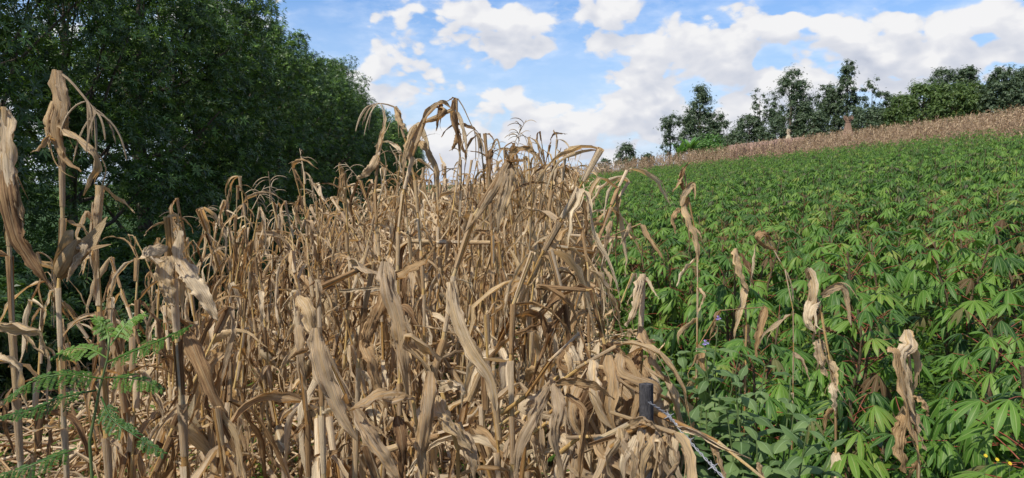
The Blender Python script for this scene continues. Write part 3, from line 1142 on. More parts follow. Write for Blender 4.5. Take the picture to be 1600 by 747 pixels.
TF = [tuft(40 + i, nl=rs.randint(8, 14), h=NR.uniform(.12, .4), L=NR.uniform(.04, .08), w=NR.uniform(.008, .02)) for i in range(10)]
pl = []
while len(pl) < 5500:
    y = 1.5 + 13 * R.random() ** 1.5
    x = R.uniform(-.1, .82) * y
    if x / y < 0.1 and R.random() < .3:
        continue
    r_, s_ = xy2rs(x, y)
    if r_ < .35:
        continue
    pl.append((R.randrange(10), x, y, gzf(x, y), R.uniform(0, 6.3), R.uniform(.7, 1.9), R.gauss(0, .2), R.gauss(0, .2)))
o = link('undergrowth_weeds', merge_copies(TF, pl, 'undergrowth_weeds', M_WEED))
o['kind'] = 'stuff'
o['label'] = 'small green weeds covering the soil between the cassava plants'
o['category'] = 'weeds'
pl = []
while len(pl) < 2600:
    y = 2.2 + 9 * R.random() ** 1.2
    x = R.uniform(-.8, .08) * y
    if xy2rs(x, y)[0] > .35:
        continue
    pl.append((R.randrange(10), x, y, gzf(x, y), R.uniform(0, 6.3), R.uniform(.5, 1.3), R.gauss(0, .2), R.gauss(0, .2)))
o = link('maize_field_weeds', merge_copies(TF, pl, 'maize_field_weeds', M_WEED))
o['kind'] = 'stuff'
o['label'] = 'thin green weeds growing low among the dry maize stems'
o['category'] = 'weeds'

# fallen dry leaves and broken stems on the maize soil
LT = []
for i in range(10):
    rs = np.random.RandomState(4000 + i)
    mb = MB()
    n = 7
    a = rs.uniform(0, 6.3)
    L = rs.uniform(.3, .6)
    pts = np.array([[math.cos(a) * L * q, math.sin(a) * L * q, .03 + .06 * math.sin(q * 7 + i) + rs.uniform(0, .05)] for q in np.linspace(-.5, .5, n)])
    S, N = frames(pts, (-math.sin(a), math.cos(a), 0), smooth_noise(rs, n, .8))
    ribbon(mb, pts, S, N, np.array([.2, .8, 1, 1, .8, .5, .1]) * .026, np.full(n, rs.uniform(.4, 1.5)), 4, (rs.uniform(), 0))
    LT.append(mb.arrays())
for i in range(4):
    rs = np.random.RandomState(4100 + i)
    mb = MB()
    a = rs.uniform(0, 6.3)
    L = rs.uniform(.5, 1.1)
    tube(mb, [(math.cos(a) * L * q, math.sin(a) * L * q, .05 + (q + .5) * rs.uniform(.05, .35)) for q in (-.5, -.1, .2, .5)], [.011, .010, .009, .007], 5, (rs.uniform(), 0))
    LT.append(mb.arrays())
pl = []
while len(pl) < 5200:
    y = 1.3 + 10 * R.random() ** 1.25
    x = R.uniform(-.82, .45) * y
    if xy2rs(x, y)[0] > .55 + R.gauss(0, .12):
        continue
    pl.append((R.randrange(14), x, y, gzf(x, y) + R.uniform(0, .22), R.uniform(0, 6.3), R.uniform(.6, 1.2), R.gauss(0, .2), R.gauss(0, .2)))
o = link('maize_litter', merge_copies(LT, pl, 'maize_litter', M_LEAF))
o['kind'] = 'stuff'
o['label'] = 'fallen dry maize leaves and broken stems littering the soil'
o['category'] = 'litter'


# ------------------------------------------------------------------ trees
def rosettes(mb, rs, C, Rr, nros, leafL, leafW, nleaf, fresh=0.12, updown=0.3, fuzz=False, tipdrop=.28):
    """sprays of narrow leaves spread over clumps; C centres (k,3), Rr radii (k,)"""
    k = len(C)
    idx = rs.randint(0, k, nros)
    d = rs.normal(0, 1, (nros, 3))
    d[:, 2] += updown
    d /= np.linalg.norm(d, axis=1)[:, None]
    rad = Rr[idx] * rs.uniform(.35, 1.08, nros) ** 0.6
    if fuzz:
        rad = Rr[idx] * np.abs(rs.normal(0, .75, nros))
    P0 = C[idx] + d * rad[:, None] * np.array([1, 1, .8])
    ax = d + np.array([0, 0, .5]) + rs.normal(0, .25, (nros, 3))
    ax /= np.linalg.norm(ax, axis=1)[:, None]
    ref = np.where(np.abs(ax[:, 2:3]) > .9, np.array([[1.0, 0, 0]]), np.array([[0, 0, 1.0]]))
    s = np.cross(ax, ref)
    s /= np.linalg.norm(s, axis=1)[:, None]
    b = np.cross(ax, s)
    ph = rs.uniform(0, 6.3, nros)
    cr = rs.uniform(0, 1, nros)
    fr = (rs.uniform(0, 1, nros) < fresh) * (rad > Rr[idx] * .80) * rs.uniform(0, 1, nros) ** 1.5
    Vs, Cs = [], []
    for j in range(nleaf):
        a = ph + j * 2 * PI / nleaf + rs.normal(0, .2, nros)
        rd = s * np.cos(a)[:, None] + b * np.sin(a)[:, None]
        up = rs.uniform(.0, .9, nros)[:, None]
        ld = rd + ax * up
        ld /= np.linalg.norm(ld, axis=1)[:, None]
        L = leafL * rs.uniform(.7, 1.25, nros)[:, None]
        sd = np.cross(ld, ax)
        sd /= np.linalg.norm(sd, axis=1)[:, None] + 1e-9
        base = P0 + ax * rs.uniform(0, .3, nros)[:, None] * leafL
        mid = base + ld * L * .5
        tip = base + ld * L + np.array([0, 0, -1]) * L * tipdrop
        Vs.append(np.stack([base, mid + sd * leafW, tip, mid - sd * leafW], 1))
        cc = np.zeros((nros, 4, 4))
        cc[:, :, 0] = (cr + rs.uniform(0, .15, nros))[:, None] % 1
        cc[:, :, 1] = fr[:, None]
        cc[:, :, 3] = 1
        Cs.append(cc)
    V = np.concatenate(Vs).reshape(-1, 3)
    Cc = np.concatenate(Cs).reshape(-1, 4)
    F = np.arange(len(V)).reshape(-1, 4)
    U = np.tile(np.array([[0, 0], [1, .05], [0, .1], [-1, .05]]), (len(V) // 4, 1))
    mb.v.append(V)
    mb.uv.append(U)
    mb.c.append(Cc)
    mb.f.append(F + mb.n)
    mb.n += len(V)


def crown_clumps(rs, z0, z1, prof, n, cr, fill=.35):
    """clump centres filling a crown whose radius at height fraction q is prof(q)"""
    C, Rr = [], []
    while len(C) < n:
        q = rs.uniform(0, 1)
        rr = prof(q)
        if rs.uniform() > (rr / 1.0 + .15):
            continue
        a = rs.uniform(0, 6.3)
        k = rs.uniform(fill, 1) ** .6
        C.append([math.cos(a) * prof(q) * k * prof.R, math.sin(a) * prof(q) * k * prof.R, z0 + (z1 - z0) * q])
        Rr.append(cr * rs.uniform(.7, 1.25))
    return np.array(C), np.array(Rr)


class Prof:
    def __init__(self, R_, knots):
        self.R = R_
        self.x = [k[0] for k in knots]
        self.y = [k[1] for k in knots]

    def __call__(self, q):
        return float(np.interp(q, self.x, self.y))


def trunk_mesh(rs, H, r0, C, nb=14, lean=0.0, hfrac=.9, bare=.12):
    mb = MB()
    ph = rs.uniform(0, 6.3)
    path = [np.array([lean * H * q + .12 * math.sin(q * 4 + ph) * q, .1 * math.sin(q * 5 + ph) * q, H * hfrac * q - .15]) for q in np.linspace(0, 1, 9)]
    tube(mb, path, r0 * np.array([1.35, 1.05, .95, .85, .72, .58, .42, .28, .12]), 8)
    idx = rs.permutation(len(C))[:nb]
    for i in idx:
        c = C[i]
        h = np.clip(c[2] / (H * hfrac) * rs.uniform(.55, .85), bare, .9)
        k = int(h * 8)
        f = h * 8 - k
        a = path[k] * (1 - f) + path[min(k + 1, 8)] * f
        mid = (a + c) / 2 + np.array([0, 0, -.12 * np.linalg.norm(c - a)]) + rs.normal(0, .05, 3)
        rr = r0 * (1 - h) * .5 + .02
        tube(mb, [a, (a * .6 + mid * .4), mid, c * .7 + mid * .3, c], [rr, rr * .85, rr * .6, rr * .4, rr * .2], 5)
    return mb


G_HEDGE = 'tall dark trees in a row along the left side'
HT = []
for i in range(4):
    rs = np.random.RandomState(5000 + i)
    prof = Prof(2.35, [(0, .45), (.12, .85), (.35, 1.0), (.65, .92), (.85, .62), (1, .22)])
    C, Rr = crown_clumps(rs, 1.9, 9.9 + rs.uniform(-.6, .6), prof, 112, .62, .3)
    mb = MB()
    rosettes(mb, rs, C, Rr, 5600, .155, .0185, 7, .5, tipdrop=.12)
    HT.append((trunk_mesh(rs, 9.3, .16, C, 26).mesh('trunk', M_BARK), mb.mesh('crown', M_TREE, smooth=False)))
HANG = math.atan((722 - 800) / FPX)
hd = (math.sin(HANG), math.cos(HANG))
d = 6.5
i = 0
while d < 125:
    off = -8.6 + R.gauss(0, .25)
    x = off * math.cos(HANG) + hd[0] * d
    y = -off * math.sin(HANG) * -1 + hd[1] * d
    k = i % 4
    where = ('nearest of the row, outside or at the left edge', 'second nearest of the row, at the left edge', 'third of the row from the left', 'fourth of the row, behind the tasselled stalk',
             'fifth of the row from the left', 'sixth of the row from the left', 'seventh of the row from the left', 'eighth of the row from the left')[i] if i < 8 else (
        'where the row meets the picture top' if d < 36 else ('just past where sky begins above the row' if d < 50 else 'towards the far low end of the row'))
    t = thing('hedge_tree', 'dense dark green tree %s' % where, 'tree', (x, y, gzf(x, y)), R.uniform(0, 6.3), G_HEDGE)
    sc = R.uniform(.9, 1.08)
    t.scale = (sc, sc, sc * R.uniform(.94, 1.06))
    link('trunk', HT[k][0], t)
    link('crown', HT[k][1], t)
    i += 1
    d += R.uniform(2.5, 3.3) * (1 if d < 50 else 1.25)

# shrubs under the hedge
BS = []
for i in range(3):
    rs = np.random.RandomState(5200 + i)
    C = np.stack([rs.uniform(-.8, .8, 22), rs.uniform(-.6, .6, 22), rs.uniform(.2, 1.15, 22)], 1)
    mb = MB()
    rosettes(mb, rs, C, np.full(22, .3), 1500, .075, .010, 7, .03)
    sm = MB()
    for c_ in C[:10]:
        tube(sm, [(c_[0] * .1, c_[1] * .1, 0), c_ * .5 + [0, 0, .1], c_], [.02, .014, .006], 4)
    BS.append((sm.mesh('stem', M_BARK), mb.mesh('foliage', M_TREE, smooth=False)))
d = 5.0
i = 0
while d < 40:
    off = (-6.9, -5.2, -6.0)[i % 3] + R.gauss(0, .3)
    x = off * math.cos(HANG) + hd[0] * d
    y = off * math.sin(HANG) + hd[1] * d
    t = thing('shrub', 'low dark shrub %s, %s' % (('under the tree trunks', 'nearer the maize', 'in front of the trunks')[i % 3], 'near the left edge' if d < 10 else ('behind the leftmost stalks' if d < 15 else 'half hidden by dry maize')), 'shrub',
              (x, y, gzf(x, y)), R.uniform(0, 6.3), 'low shrubs at the foot of the tree row')
    sc = R.uniform(1.0, 1.45)
    t.scale = (sc, sc, sc)
    link('stem', BS[i % 3][0], t)
    f = link('foliage', BS[i % 3][1], t)
    f['kind'] = 'stuff'
    i += 1
    d += R.uniform(.36, .6)


def far_tree(px, ybase_d, ytop, rpx, knots, name, label, cat_, mat, nclump=60, crs=.13, nros=1500, leaf=.32, seed=0, z0f=.12, group=None, fill=.2, lean=0, dist=None, trunk_r=.16, lw=.07):
    """a tree at distance d whose top reaches image row ytop when seen from the photograph's spot"""
    dd = dist
    base = P(px, 273, dd)
    x, y = base.x, base.y
    z = gzf(x, y)
    top = P(px, ytop, dd).z
    H = top - z
    rs = np.random.RandomState(6000 + seed)
    Rm = rpx / FPX * dd
    prof = Prof(Rm, knots)
    C, Rr = crown_clumps(rs, H * z0f, H * .97, prof, int(nclump * 2.3), Rm * crs * 1.75, fill)
    if lean:
        C[:, 0] += lean * C[:, 2]
    mb = MB()
    rosettes(mb, rs, C, Rr, int(nros * 3.2), leaf * .56, lw * .70, 4, .0, fuzz=True)
    t = thing(name, label, cat_, (x, y, z), 0, group)
    link('trunk', trunk_mesh(rs, H, trunk_r, C, 16, lean).mesh('trunk', M_BARK), t)
    link('crown', mb.mesh('crown', mat, smooth=False), t)
    return t


ROUND = [(0, .5), (.2, .9), (.5, 1), (.8, .75), (1, .25)]
CONE = [(0, .85), (.3, 1), (.55, .62), (.8, .34), (1, .12)]
TALL = [(0, .75), (.3, .9), (.6, .8), (.85, .6), (1, .25)]
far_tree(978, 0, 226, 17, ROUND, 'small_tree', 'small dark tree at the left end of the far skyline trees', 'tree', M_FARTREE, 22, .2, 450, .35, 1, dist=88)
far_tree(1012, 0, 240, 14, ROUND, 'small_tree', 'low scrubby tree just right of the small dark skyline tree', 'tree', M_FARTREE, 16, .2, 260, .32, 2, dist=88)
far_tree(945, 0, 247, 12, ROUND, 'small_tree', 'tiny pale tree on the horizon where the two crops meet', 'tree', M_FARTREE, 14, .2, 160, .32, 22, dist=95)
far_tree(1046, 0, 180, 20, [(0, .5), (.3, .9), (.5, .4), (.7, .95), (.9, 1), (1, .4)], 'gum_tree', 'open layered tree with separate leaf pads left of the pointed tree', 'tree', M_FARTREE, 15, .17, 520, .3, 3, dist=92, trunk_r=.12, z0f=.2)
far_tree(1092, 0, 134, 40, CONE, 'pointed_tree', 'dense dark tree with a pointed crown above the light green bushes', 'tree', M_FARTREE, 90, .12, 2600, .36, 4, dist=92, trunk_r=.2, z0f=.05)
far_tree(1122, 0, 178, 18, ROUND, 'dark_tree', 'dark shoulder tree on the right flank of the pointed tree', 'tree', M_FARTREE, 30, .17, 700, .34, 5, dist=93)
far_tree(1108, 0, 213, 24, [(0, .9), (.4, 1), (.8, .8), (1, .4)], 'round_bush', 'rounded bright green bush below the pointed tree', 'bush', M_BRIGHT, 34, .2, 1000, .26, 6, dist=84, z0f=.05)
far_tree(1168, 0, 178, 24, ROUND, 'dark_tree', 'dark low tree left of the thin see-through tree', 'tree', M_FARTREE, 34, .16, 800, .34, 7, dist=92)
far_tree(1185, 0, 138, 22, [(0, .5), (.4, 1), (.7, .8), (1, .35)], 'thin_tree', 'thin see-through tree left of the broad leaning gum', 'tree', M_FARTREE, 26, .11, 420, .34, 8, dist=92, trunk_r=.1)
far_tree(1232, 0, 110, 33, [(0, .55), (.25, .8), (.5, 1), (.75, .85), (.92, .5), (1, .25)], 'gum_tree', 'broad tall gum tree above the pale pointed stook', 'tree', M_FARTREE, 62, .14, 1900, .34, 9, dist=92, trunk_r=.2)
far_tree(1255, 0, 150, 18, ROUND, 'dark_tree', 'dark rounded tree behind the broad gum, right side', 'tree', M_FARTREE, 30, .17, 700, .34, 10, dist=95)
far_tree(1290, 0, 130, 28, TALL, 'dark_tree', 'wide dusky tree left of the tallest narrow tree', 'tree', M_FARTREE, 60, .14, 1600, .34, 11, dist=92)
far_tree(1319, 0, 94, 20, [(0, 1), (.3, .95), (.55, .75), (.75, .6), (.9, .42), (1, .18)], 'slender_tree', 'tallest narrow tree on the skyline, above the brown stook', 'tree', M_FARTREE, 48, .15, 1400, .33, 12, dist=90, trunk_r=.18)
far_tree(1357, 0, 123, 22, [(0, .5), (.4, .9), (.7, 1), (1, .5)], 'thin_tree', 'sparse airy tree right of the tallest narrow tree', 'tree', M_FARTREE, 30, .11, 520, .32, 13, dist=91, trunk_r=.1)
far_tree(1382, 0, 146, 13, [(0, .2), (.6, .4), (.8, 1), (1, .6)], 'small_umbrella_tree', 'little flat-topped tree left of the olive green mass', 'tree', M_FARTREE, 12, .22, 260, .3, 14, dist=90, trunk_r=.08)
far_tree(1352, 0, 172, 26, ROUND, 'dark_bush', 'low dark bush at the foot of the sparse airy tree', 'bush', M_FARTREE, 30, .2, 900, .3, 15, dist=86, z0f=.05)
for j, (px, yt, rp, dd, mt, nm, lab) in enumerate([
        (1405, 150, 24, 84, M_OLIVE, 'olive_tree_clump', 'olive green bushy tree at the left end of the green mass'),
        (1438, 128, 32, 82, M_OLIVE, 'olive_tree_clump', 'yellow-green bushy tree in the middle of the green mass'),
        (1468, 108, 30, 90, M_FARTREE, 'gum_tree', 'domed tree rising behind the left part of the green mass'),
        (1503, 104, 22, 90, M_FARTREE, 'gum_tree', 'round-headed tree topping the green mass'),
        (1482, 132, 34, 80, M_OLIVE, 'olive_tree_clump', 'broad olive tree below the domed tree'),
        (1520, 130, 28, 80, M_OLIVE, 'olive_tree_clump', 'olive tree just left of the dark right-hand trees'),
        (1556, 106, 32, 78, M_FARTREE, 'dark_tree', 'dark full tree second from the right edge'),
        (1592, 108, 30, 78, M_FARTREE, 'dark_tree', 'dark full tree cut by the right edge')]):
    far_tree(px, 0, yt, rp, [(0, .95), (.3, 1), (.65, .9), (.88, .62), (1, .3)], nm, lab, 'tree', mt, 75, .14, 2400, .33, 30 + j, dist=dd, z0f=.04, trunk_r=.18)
far_tree(1428, 0, 122, 8, [(0, .2), (.7, .6), (1, .8)], 'dead_twiggy_tree', 'thin twiggy tree poking out left of the domed tree', 'tree', M_FARTREE, 7, .3, 60, .3, 60, dist=90, trunk_r=.07)

for j, (px, yt, rp, lab) in enumerate([(1150, 205, 20, 'low dark bush closing the gap right of the pointed tree'), (1205, 186, 24, 'low dark bush between the thin tree and the broad gum'),
                                       (1268, 176, 26, 'low dark bush left of the brown stook'), (1338, 168, 22, 'low dark bush right of the brown stook'),
                                       (1385, 172, 24, 'low dark bush joining the green mass on its left')]):
    far_tree(px, 0, yt, rp, [(0, .95), (.4, 1), (.8, .8), (1, .4)], 'dark_bush', lab, 'bush', M_FARTREE, 30, .2, 1100, .3, 110 + j, dist=89, z0f=.03)

# banana-like plants near the pointed tree
for j, (px, yt, lab) in enumerate([(1078, 212, 'light green banana plant left of the rounded bush'), (1062, 222, 'smaller banana plant at the left of the pair')]):
    b = P(px, 273, 82)
    x, y = b.x, b.y
    z = gzf(x, y)
    H = P(px, yt, 82).z - z
    t = thing('banana_plant', lab, 'banana plant', (x, y, z), 0, 'banana plants on the skyline')
    mb = MB()
    tube(mb, [(0, 0, 0), (0, 0, H * .35), (0, 0, H * .7)], [.16, .13, .08], 7)
    link('stem', mb.mesh('stem', M_GSTEM), t)
    rs = np.random.RandomState(70 + j)
    for k in range(11):
        a = k * 2.4
        mb = MB()
        n = 8
        p = np.array([0, 0, H * rs.uniform(.45, .7)])
        d_ = np.array([math.cos(a) * .5, math.sin(a) * .5, 1.0])
        pp = [p]
        for q in range(n - 1):
            d_ = d_ / np.linalg.norm(d_) + np.array([0, 0, -.14])
            p = p + d_ / np.linalg.norm(d_) * H * .07
            pp.append(p)
        S, N = frames(np.array(pp), (-math.sin(a), math.cos(a), 0), np.zeros(n))
        ribbon(mb, np.array(pp), S, N, np.array([.3, .7, 1, 1, .95, .8, .5, .1]) * .26, np.full(n, .6), 3, (rs.uniform(), 0))
        link('leaf', mb.mesh('leaf', M_BRIGHT), t)


# stooks of bundled maize on the far slope
def stook(px, ytop, d_, lab, mat, rb, waist):
    b = P(px, 273, d_)
    x, y = b.x, b.y
    z = gzf(x, y)
    H = P(px, ytop, d_).z - z
    t = thing('maize_stook', lab, 'stook', (x, y, z), 0, None)
    mb = MB()
    rs = np.random.RandomState(int(px))
    for k in range(70):
        a = rs.uniform(0, 6.3)
        rr = rb * rs.uniform(.6, 1.05)
        top = rs.normal(0, .05, 3)
        a2 = a + rs.normal(0, .5)
        pts = [(math.cos(a) * rr, math.sin(a) * rr, 0), (math.cos(a) * rr * .5, math.sin(a) * rr * .5, H * .5),
               (math.cos(a) * waist, math.sin(a) * waist, H * .84), (math.cos(a2) * waist * 2.1 + top[0], math.sin(a2) * waist * 2.1 + top[1], H * rs.uniform(.9, 1.02))]
        tube(mb, pts, [.05, .05, .04, .015], 4, (rs.uniform(), 0))
    link('bundle', mb.mesh('bundle', mat), t)
    mb = MB()
    tube(mb, [(math.cos(a) * (waist + .05), math.sin(a) * (waist + .05), H * .84) for a in np.linspace(0, 2 * PI, 13)], [.03] * 13, 5)
    link('binding', mb.mesh('binding', M_STRAWD), t)
    return t


stook(1230, 202, 72, 'pale pointed stook of bundled stalks below the broad gum tree', M_STRAW, .85, .07)
stook(1322, 182, 64, 'brown waisted stook of bundled stalks below the tallest tree', M_STRAWD, .8, .17)

# reddish seed-head strip in the far field, small yellow bush
pl = []
PT = []
for i in range(4):
    rs = np.random.RandomState(90 + i)
    mb = MB()
    for k in range(5):
        a = rs.uniform(0, 6.3)
        tube(mb, [(math.cos(a) * .05, math.sin(a) * .05, 0), (math.cos(a) * .12, math.sin(a) * .12, 1.6), (math.cos(a) * .2, math.sin(a) * .2, 2.0), (math.cos(a) * .28, math.sin(a) * .28, 2.15)],
             [.01, .02, .07, .01], 4)
    PT.append(mb.arrays())
while len(pl) < 350:
    y = R.uniform(62, 76)
    px = R.uniform(1140, 1250)
    x = (px - 800) / FPX * y
    pl.append((R.randrange(4), x, y, gzf(x, y), R.uniform(0, 6.3), R.uniform(.84, .98), 0, 0))
o = link('reddish_seed_grass', merge_copies(PT, pl, 'reddish_seed_grass', M_PINKG))
o['kind'] = 'stuff'
o['label'] = 'pinkish red seed heads in a strip behind the far maize'
o['category'] = 'grass'


# ------------------------------------------------------------------ foreground stalks, placed one by one
def catmull(pts, n):
    pts = [np.array(tuple(p), float) for p in pts]
    pts = [2 * pts[0] - pts[1]] + pts + [2 * pts[-1] - pts[-2]]
    out = []
    m_ = len(pts) - 3
    for i in range(n):
        t = i / (n - 1) * m_
        k = min(int(t), m_ - 1)
        f = t - k
        a, b, c, d_ = pts[k:k + 4]
        out.append(.5 * ((2 * b) + (c - a) * f + (2 * a - 5 * b + 4 * c - d_) * f * f + (3 * b - a - 3 * c + d_) * f ** 3))
    return np.array(out)


def hero_leaf(t, rs, pix, Wd, tw0=0.0, tw1=None, curl=.5, tip=True, mat=None, n=24, crumple=1.0, name='leaf'):
    """leaf along points (px, py, depth)"""
    pts = catmull([P(*q) for q in pix], n)
    s = np.linspace(0, 1, n)
    w = Wd * np.minimum(1, .5 + s * 4) * (np.power(np.clip(1 - s ** 2.4, 0, 1), .7) if tip else 1) * (1 + smooth_noise(rs, n, .07))
    w = np.maximum(w, .001)
    tw1 = tw0 if tw1 is None else tw1
    tw = tw0 + (tw1 - tw0) * s + smooth_noise(rs, n, .26)
    S, N = frames(pts, (1, 0, 0.001), tw)
    m_ = 9
    tt = np.linspace(-1, 1, m_)
    ph = rs.uniform(0, 6.3, 2)
    fr = rs.uniform(2, 5)
    wave = [Wd * .30 * crumple * abs(q) ** 1.5 * np.sin(s * 6.3 * fr + (ph[0] if q < 0 else ph[1])) + rs.normal(0, Wd * .06 * crumple, n)
            + (-1) ** jj * rs.uniform(.04, .24) * w + w * .12 * np.sin(s * rs.uniform(4, 14) + rs.uniform(0, 6)) for jj, q in enumerate(tt)]
    rag = [1 + rs.uniform(-.35, .1, n), 1 + rs.uniform(-.35, .1, n)]
    cl = np.clip(curl + smooth_noise(rs, n, .25), .1, 2.6)
    mb = MB()
    c = (rs.uniform(), 0)
    ribbon(mb, pts, S, N, w, cl, m_, c, wave, rag)
    for q_ in range(rs.choice([0, 1, 1, 2])):
        k0 = rs.randint(2, max(3, n // 2))
        k1 = rs.randint(min(k0 + 4, n), n + 1)
        if k1 - k0 < 4:
            continue
        sg = rs.choice([-1, 1])
        u_ = np.linspace(0, 1, k1 - k0)
        sh = pts[k0:k1] + S[k0:k1] * (sg * w[k0:k1] * .75)[:, None] + (S[k0:k1] * sg * rs.uniform(.3, 1.6) + N[k0:k1] * rs.normal(0, 1.2) + np.array([0, 0, -rs.uniform(0, 1.5)])) * (u_ ** 1.6 * Wd * 1.5)[:, None]
        ribbon(mb, sh, S[k0:k1], N[k0:k1], Wd * rs.uniform(.06, .24) * (1 - u_ ** 2 * .95), np.full(k1 - k0, rs.uniform(.3, 1.5)), 3, c)
    me = mb.mesh(name, mat or M_LEAF)
    o_ = link(name, me, t)
    o_.matrix_parent_inverse = t.matrix_basis.inverted()
    return o_


def hero(label, stem_pix, r0=.0105, seed=0, leaves=True, density=.8, limp=False, tassel=None, ground=True, group=G_MAIZE, zmax=None):
    """stalk whose stem follows (px, py, depth) points from low to high; its foot reaches the soil"""
    rs = np.random.RandomState(8000 + seed)
    w = [P(*q) for q in stem_pix]
    if ground:
        a, b = w[0], w[1]
        foot = Vector((a.x + (a.x - b.x) * .6, a.y + (a.y - b.y) * .3, 0))
        foot.z = gzf(foot.x, foot.y)
        w = [foot] + w
    base = w[0].copy()
    r0 = r0 * .85
    t = thing('maize_stalk', label, 'maize stalk', base, 0, group)
    L = sum((w[i + 1] - w[i]).length for i in range(len(w) - 1))
    k = max(4, int(L / .16))
    fine = catmull(w, 60)
    cl = np.concatenate([[0], np.cumsum(np.linalg.norm(np.diff(fine, axis=0), axis=1))])
    targ = np.linspace(0, cl[-1], k)
    nodes = [np.array([np.interp(q, cl, fine[:, j]) for j in range(3)]) - np.array(base) for q in targ]
    mb = MB()
    stem_mesh_add(mb, nodes, r0, (rs.uniform(), 0), 9)
    link('stem', mb.mesh('stem', M_STEM), t)
    if leaves:
        az_ = rs.uniform(0, 6.3)
        for i in range(2, len(nodes)):
            az_ += PI + rs.normal(0, .5)
            bare = rs.uniform() > density or bool(zmax and nodes[i][2] > zmax)
            tg = nodes[i] - nodes[i - 1]
            mb = MB()
            d0 = np.array([math.cos(az_), math.sin(az_), rs.uniform(-.7, .5) - (1.2 if limp else 0)])
            maize_leaf(mb, rs, nodes[i], d0, rs.uniform(.22, .45) * (.6 if limp else 1) * (.28 if bare else 1), rs.uniform(.010, .027) * (.6 if bare else 1), 1.4, rs.randint(0, 2), tg, r0 * (.9 - .35 * i / len(nodes)), n=13)
            link('leaf', mb.mesh('leaf', M_LEAF), t)
    bpy.context.view_layer.update()
    return t, rs


def hero_tassel(t, rs, stalk_pix, n, droopL, d_):
    """long bare tassel stalk and drooping threads"""
    mb = MB()
    pts = catmull([P(*q) for q in stalk_pix], 8)
    tube(mb, pts, np.linspace(.004, .0025, 8), 5, (.6, 0))
    end = pts[-1]
    ax = pts[-1] - pts[-2]
    ax /= np.linalg.norm(ax)
    for i in range(n):
        q = end - ax * rs.uniform(0, .05)
        e = ax * .8 + np.array([rs.normal(0, .75), rs.normal(0, .5), rs.normal(.1, .3)])
        pp = [q]
        LL = droopL * rs.uniform(.6, 1.15)
        for j in range(8):
            e = e / np.linalg.norm(e) + np.array([-.03, 0, -.30])
            q = q + e / np.linalg.norm(e) * LL / 8
            pp.append(q)
        tube(mb, pp, [.0018, .0024, .0027, .0027, .0027, .0027, .0024, .002, .001], 4, (rs.uniform(), 0), caps=False)
    me = mb.mesh('tassel', M_TASSEL)
    o_ = link('tassel', me, t)
    o_.matrix_parent_inverse = t.matrix_basis.inverted()


# tall stalk at the left with the hanging tassel
t, rs = hero('tallest maize stalk at the left, drooping tassel hanging to its right', [(95, 560, 1.9), (96, 420, 1.9), (98, 300, 1.9), (94, 180, 1.9), (90, 122, 1.9)], .0105, 1, True, .6, zmax=1.35)
hero_tassel(t, rs, [(90, 112, 1.9), (108, 125, 1.89), (130, 150, 1.88), (152, 178, 1.87)], 15, .13, 1.9)
hero_leaf(t, rs, [(84, 108, 1.90), (84, 135, 1.89), (90, 165, 1.88), (84, 195, 1.88), (92, 235, 1.88), (108, 255, 1.88), (127, 268, 1.88)], .017, .1, .5, .7)
hero_leaf(t, rs, [(92, 110, 1.89), (96, 140, 1.88), (100, 165, 1.88), (98, 190, 1.88), (95, 215, 1.88)], .015, .0, .3, .6)
hero_leaf(t, rs, [(82, 158, 1.9), (74, 180, 1.89), (80, 210, 1.88), (92, 232, 1.88), (98, 246, 1.88)], .014, -.3, .4, .8)
hero_leaf(t, rs, [(92, 197, 1.88), (118, 213, 1.86), (142, 232, 1.84), (154, 258, 1.84), (142, 280, 1.84), (130, 306, 1.84)], .014, .9, .1, .6)
hero_leaf(t, rs, [(98, 165, 1.9), (103, 195, 1.9), (112, 215, 1.92)], .011, .3, 1, .8)
mb = MB()
ear_add(mb, rs, P(92, 432, 1.88), (P(122, 375, 1.84) - P(92, 432, 1.88)), .13, .024)
o_ = link('ear', mb.mesh('ear', M_HUSK), t)
o_.matrix_parent_inverse = t.matrix_basis.inverted()
hero_leaf(t, rs, [(122, 378, 1.84), (130, 390, 1.84), (118, 410, 1.84), (104, 440, 1.84)], .016, .2, .4, .7)
# left edge stalk
t, rs = hero('maize stalk cut by the left edge with long ragged grey leaves', [(22, 560, 1.75), (16, 420, 1.75), (10, 300, 1.75), (8, 200, 1.75), (7, 170, 1.75)], .0105, 2, True, .5, zmax=1.2)
hero_leaf(t, rs, [(7, 172, 1.75), (9, 210, 1.74), (8, 250, 1.73), (14, 300, 1.72), (26, 345, 1.72), (42, 400, 1.72)], .024, .1, .3, .7)
hero_leaf(t, rs, [(10, 245, 1.75), (18, 280, 1.73), (30, 320, 1.72), (38, 350, 1.72)], .015, .4, .9, .7)
hero_leaf(t, rs, [(5, 265, 1.73), (12, 310, 1.71), (26, 370, 1.70), (48, 408, 1.70), (72, 438, 1.7)], .026, .2, .6, .6)
hero_leaf(t, rs, [(12, 190, 1.76), (18, 210, 1.76), (17, 235, 1.76)], .006, .5, .5, .6)
hero_leaf(t, rs, [(0, 560, 1.6), (20, 560, 1.58), (36, 590, 1.57), (40, 640, 1.57)], .02, .5, .9, .6)
hero_leaf(t, rs, [(-10, 510, 1.6), (20, 512, 1.56), (60, 520, 1.55), (75, 560, 1.55)], .016, 1.2, .5, .5)
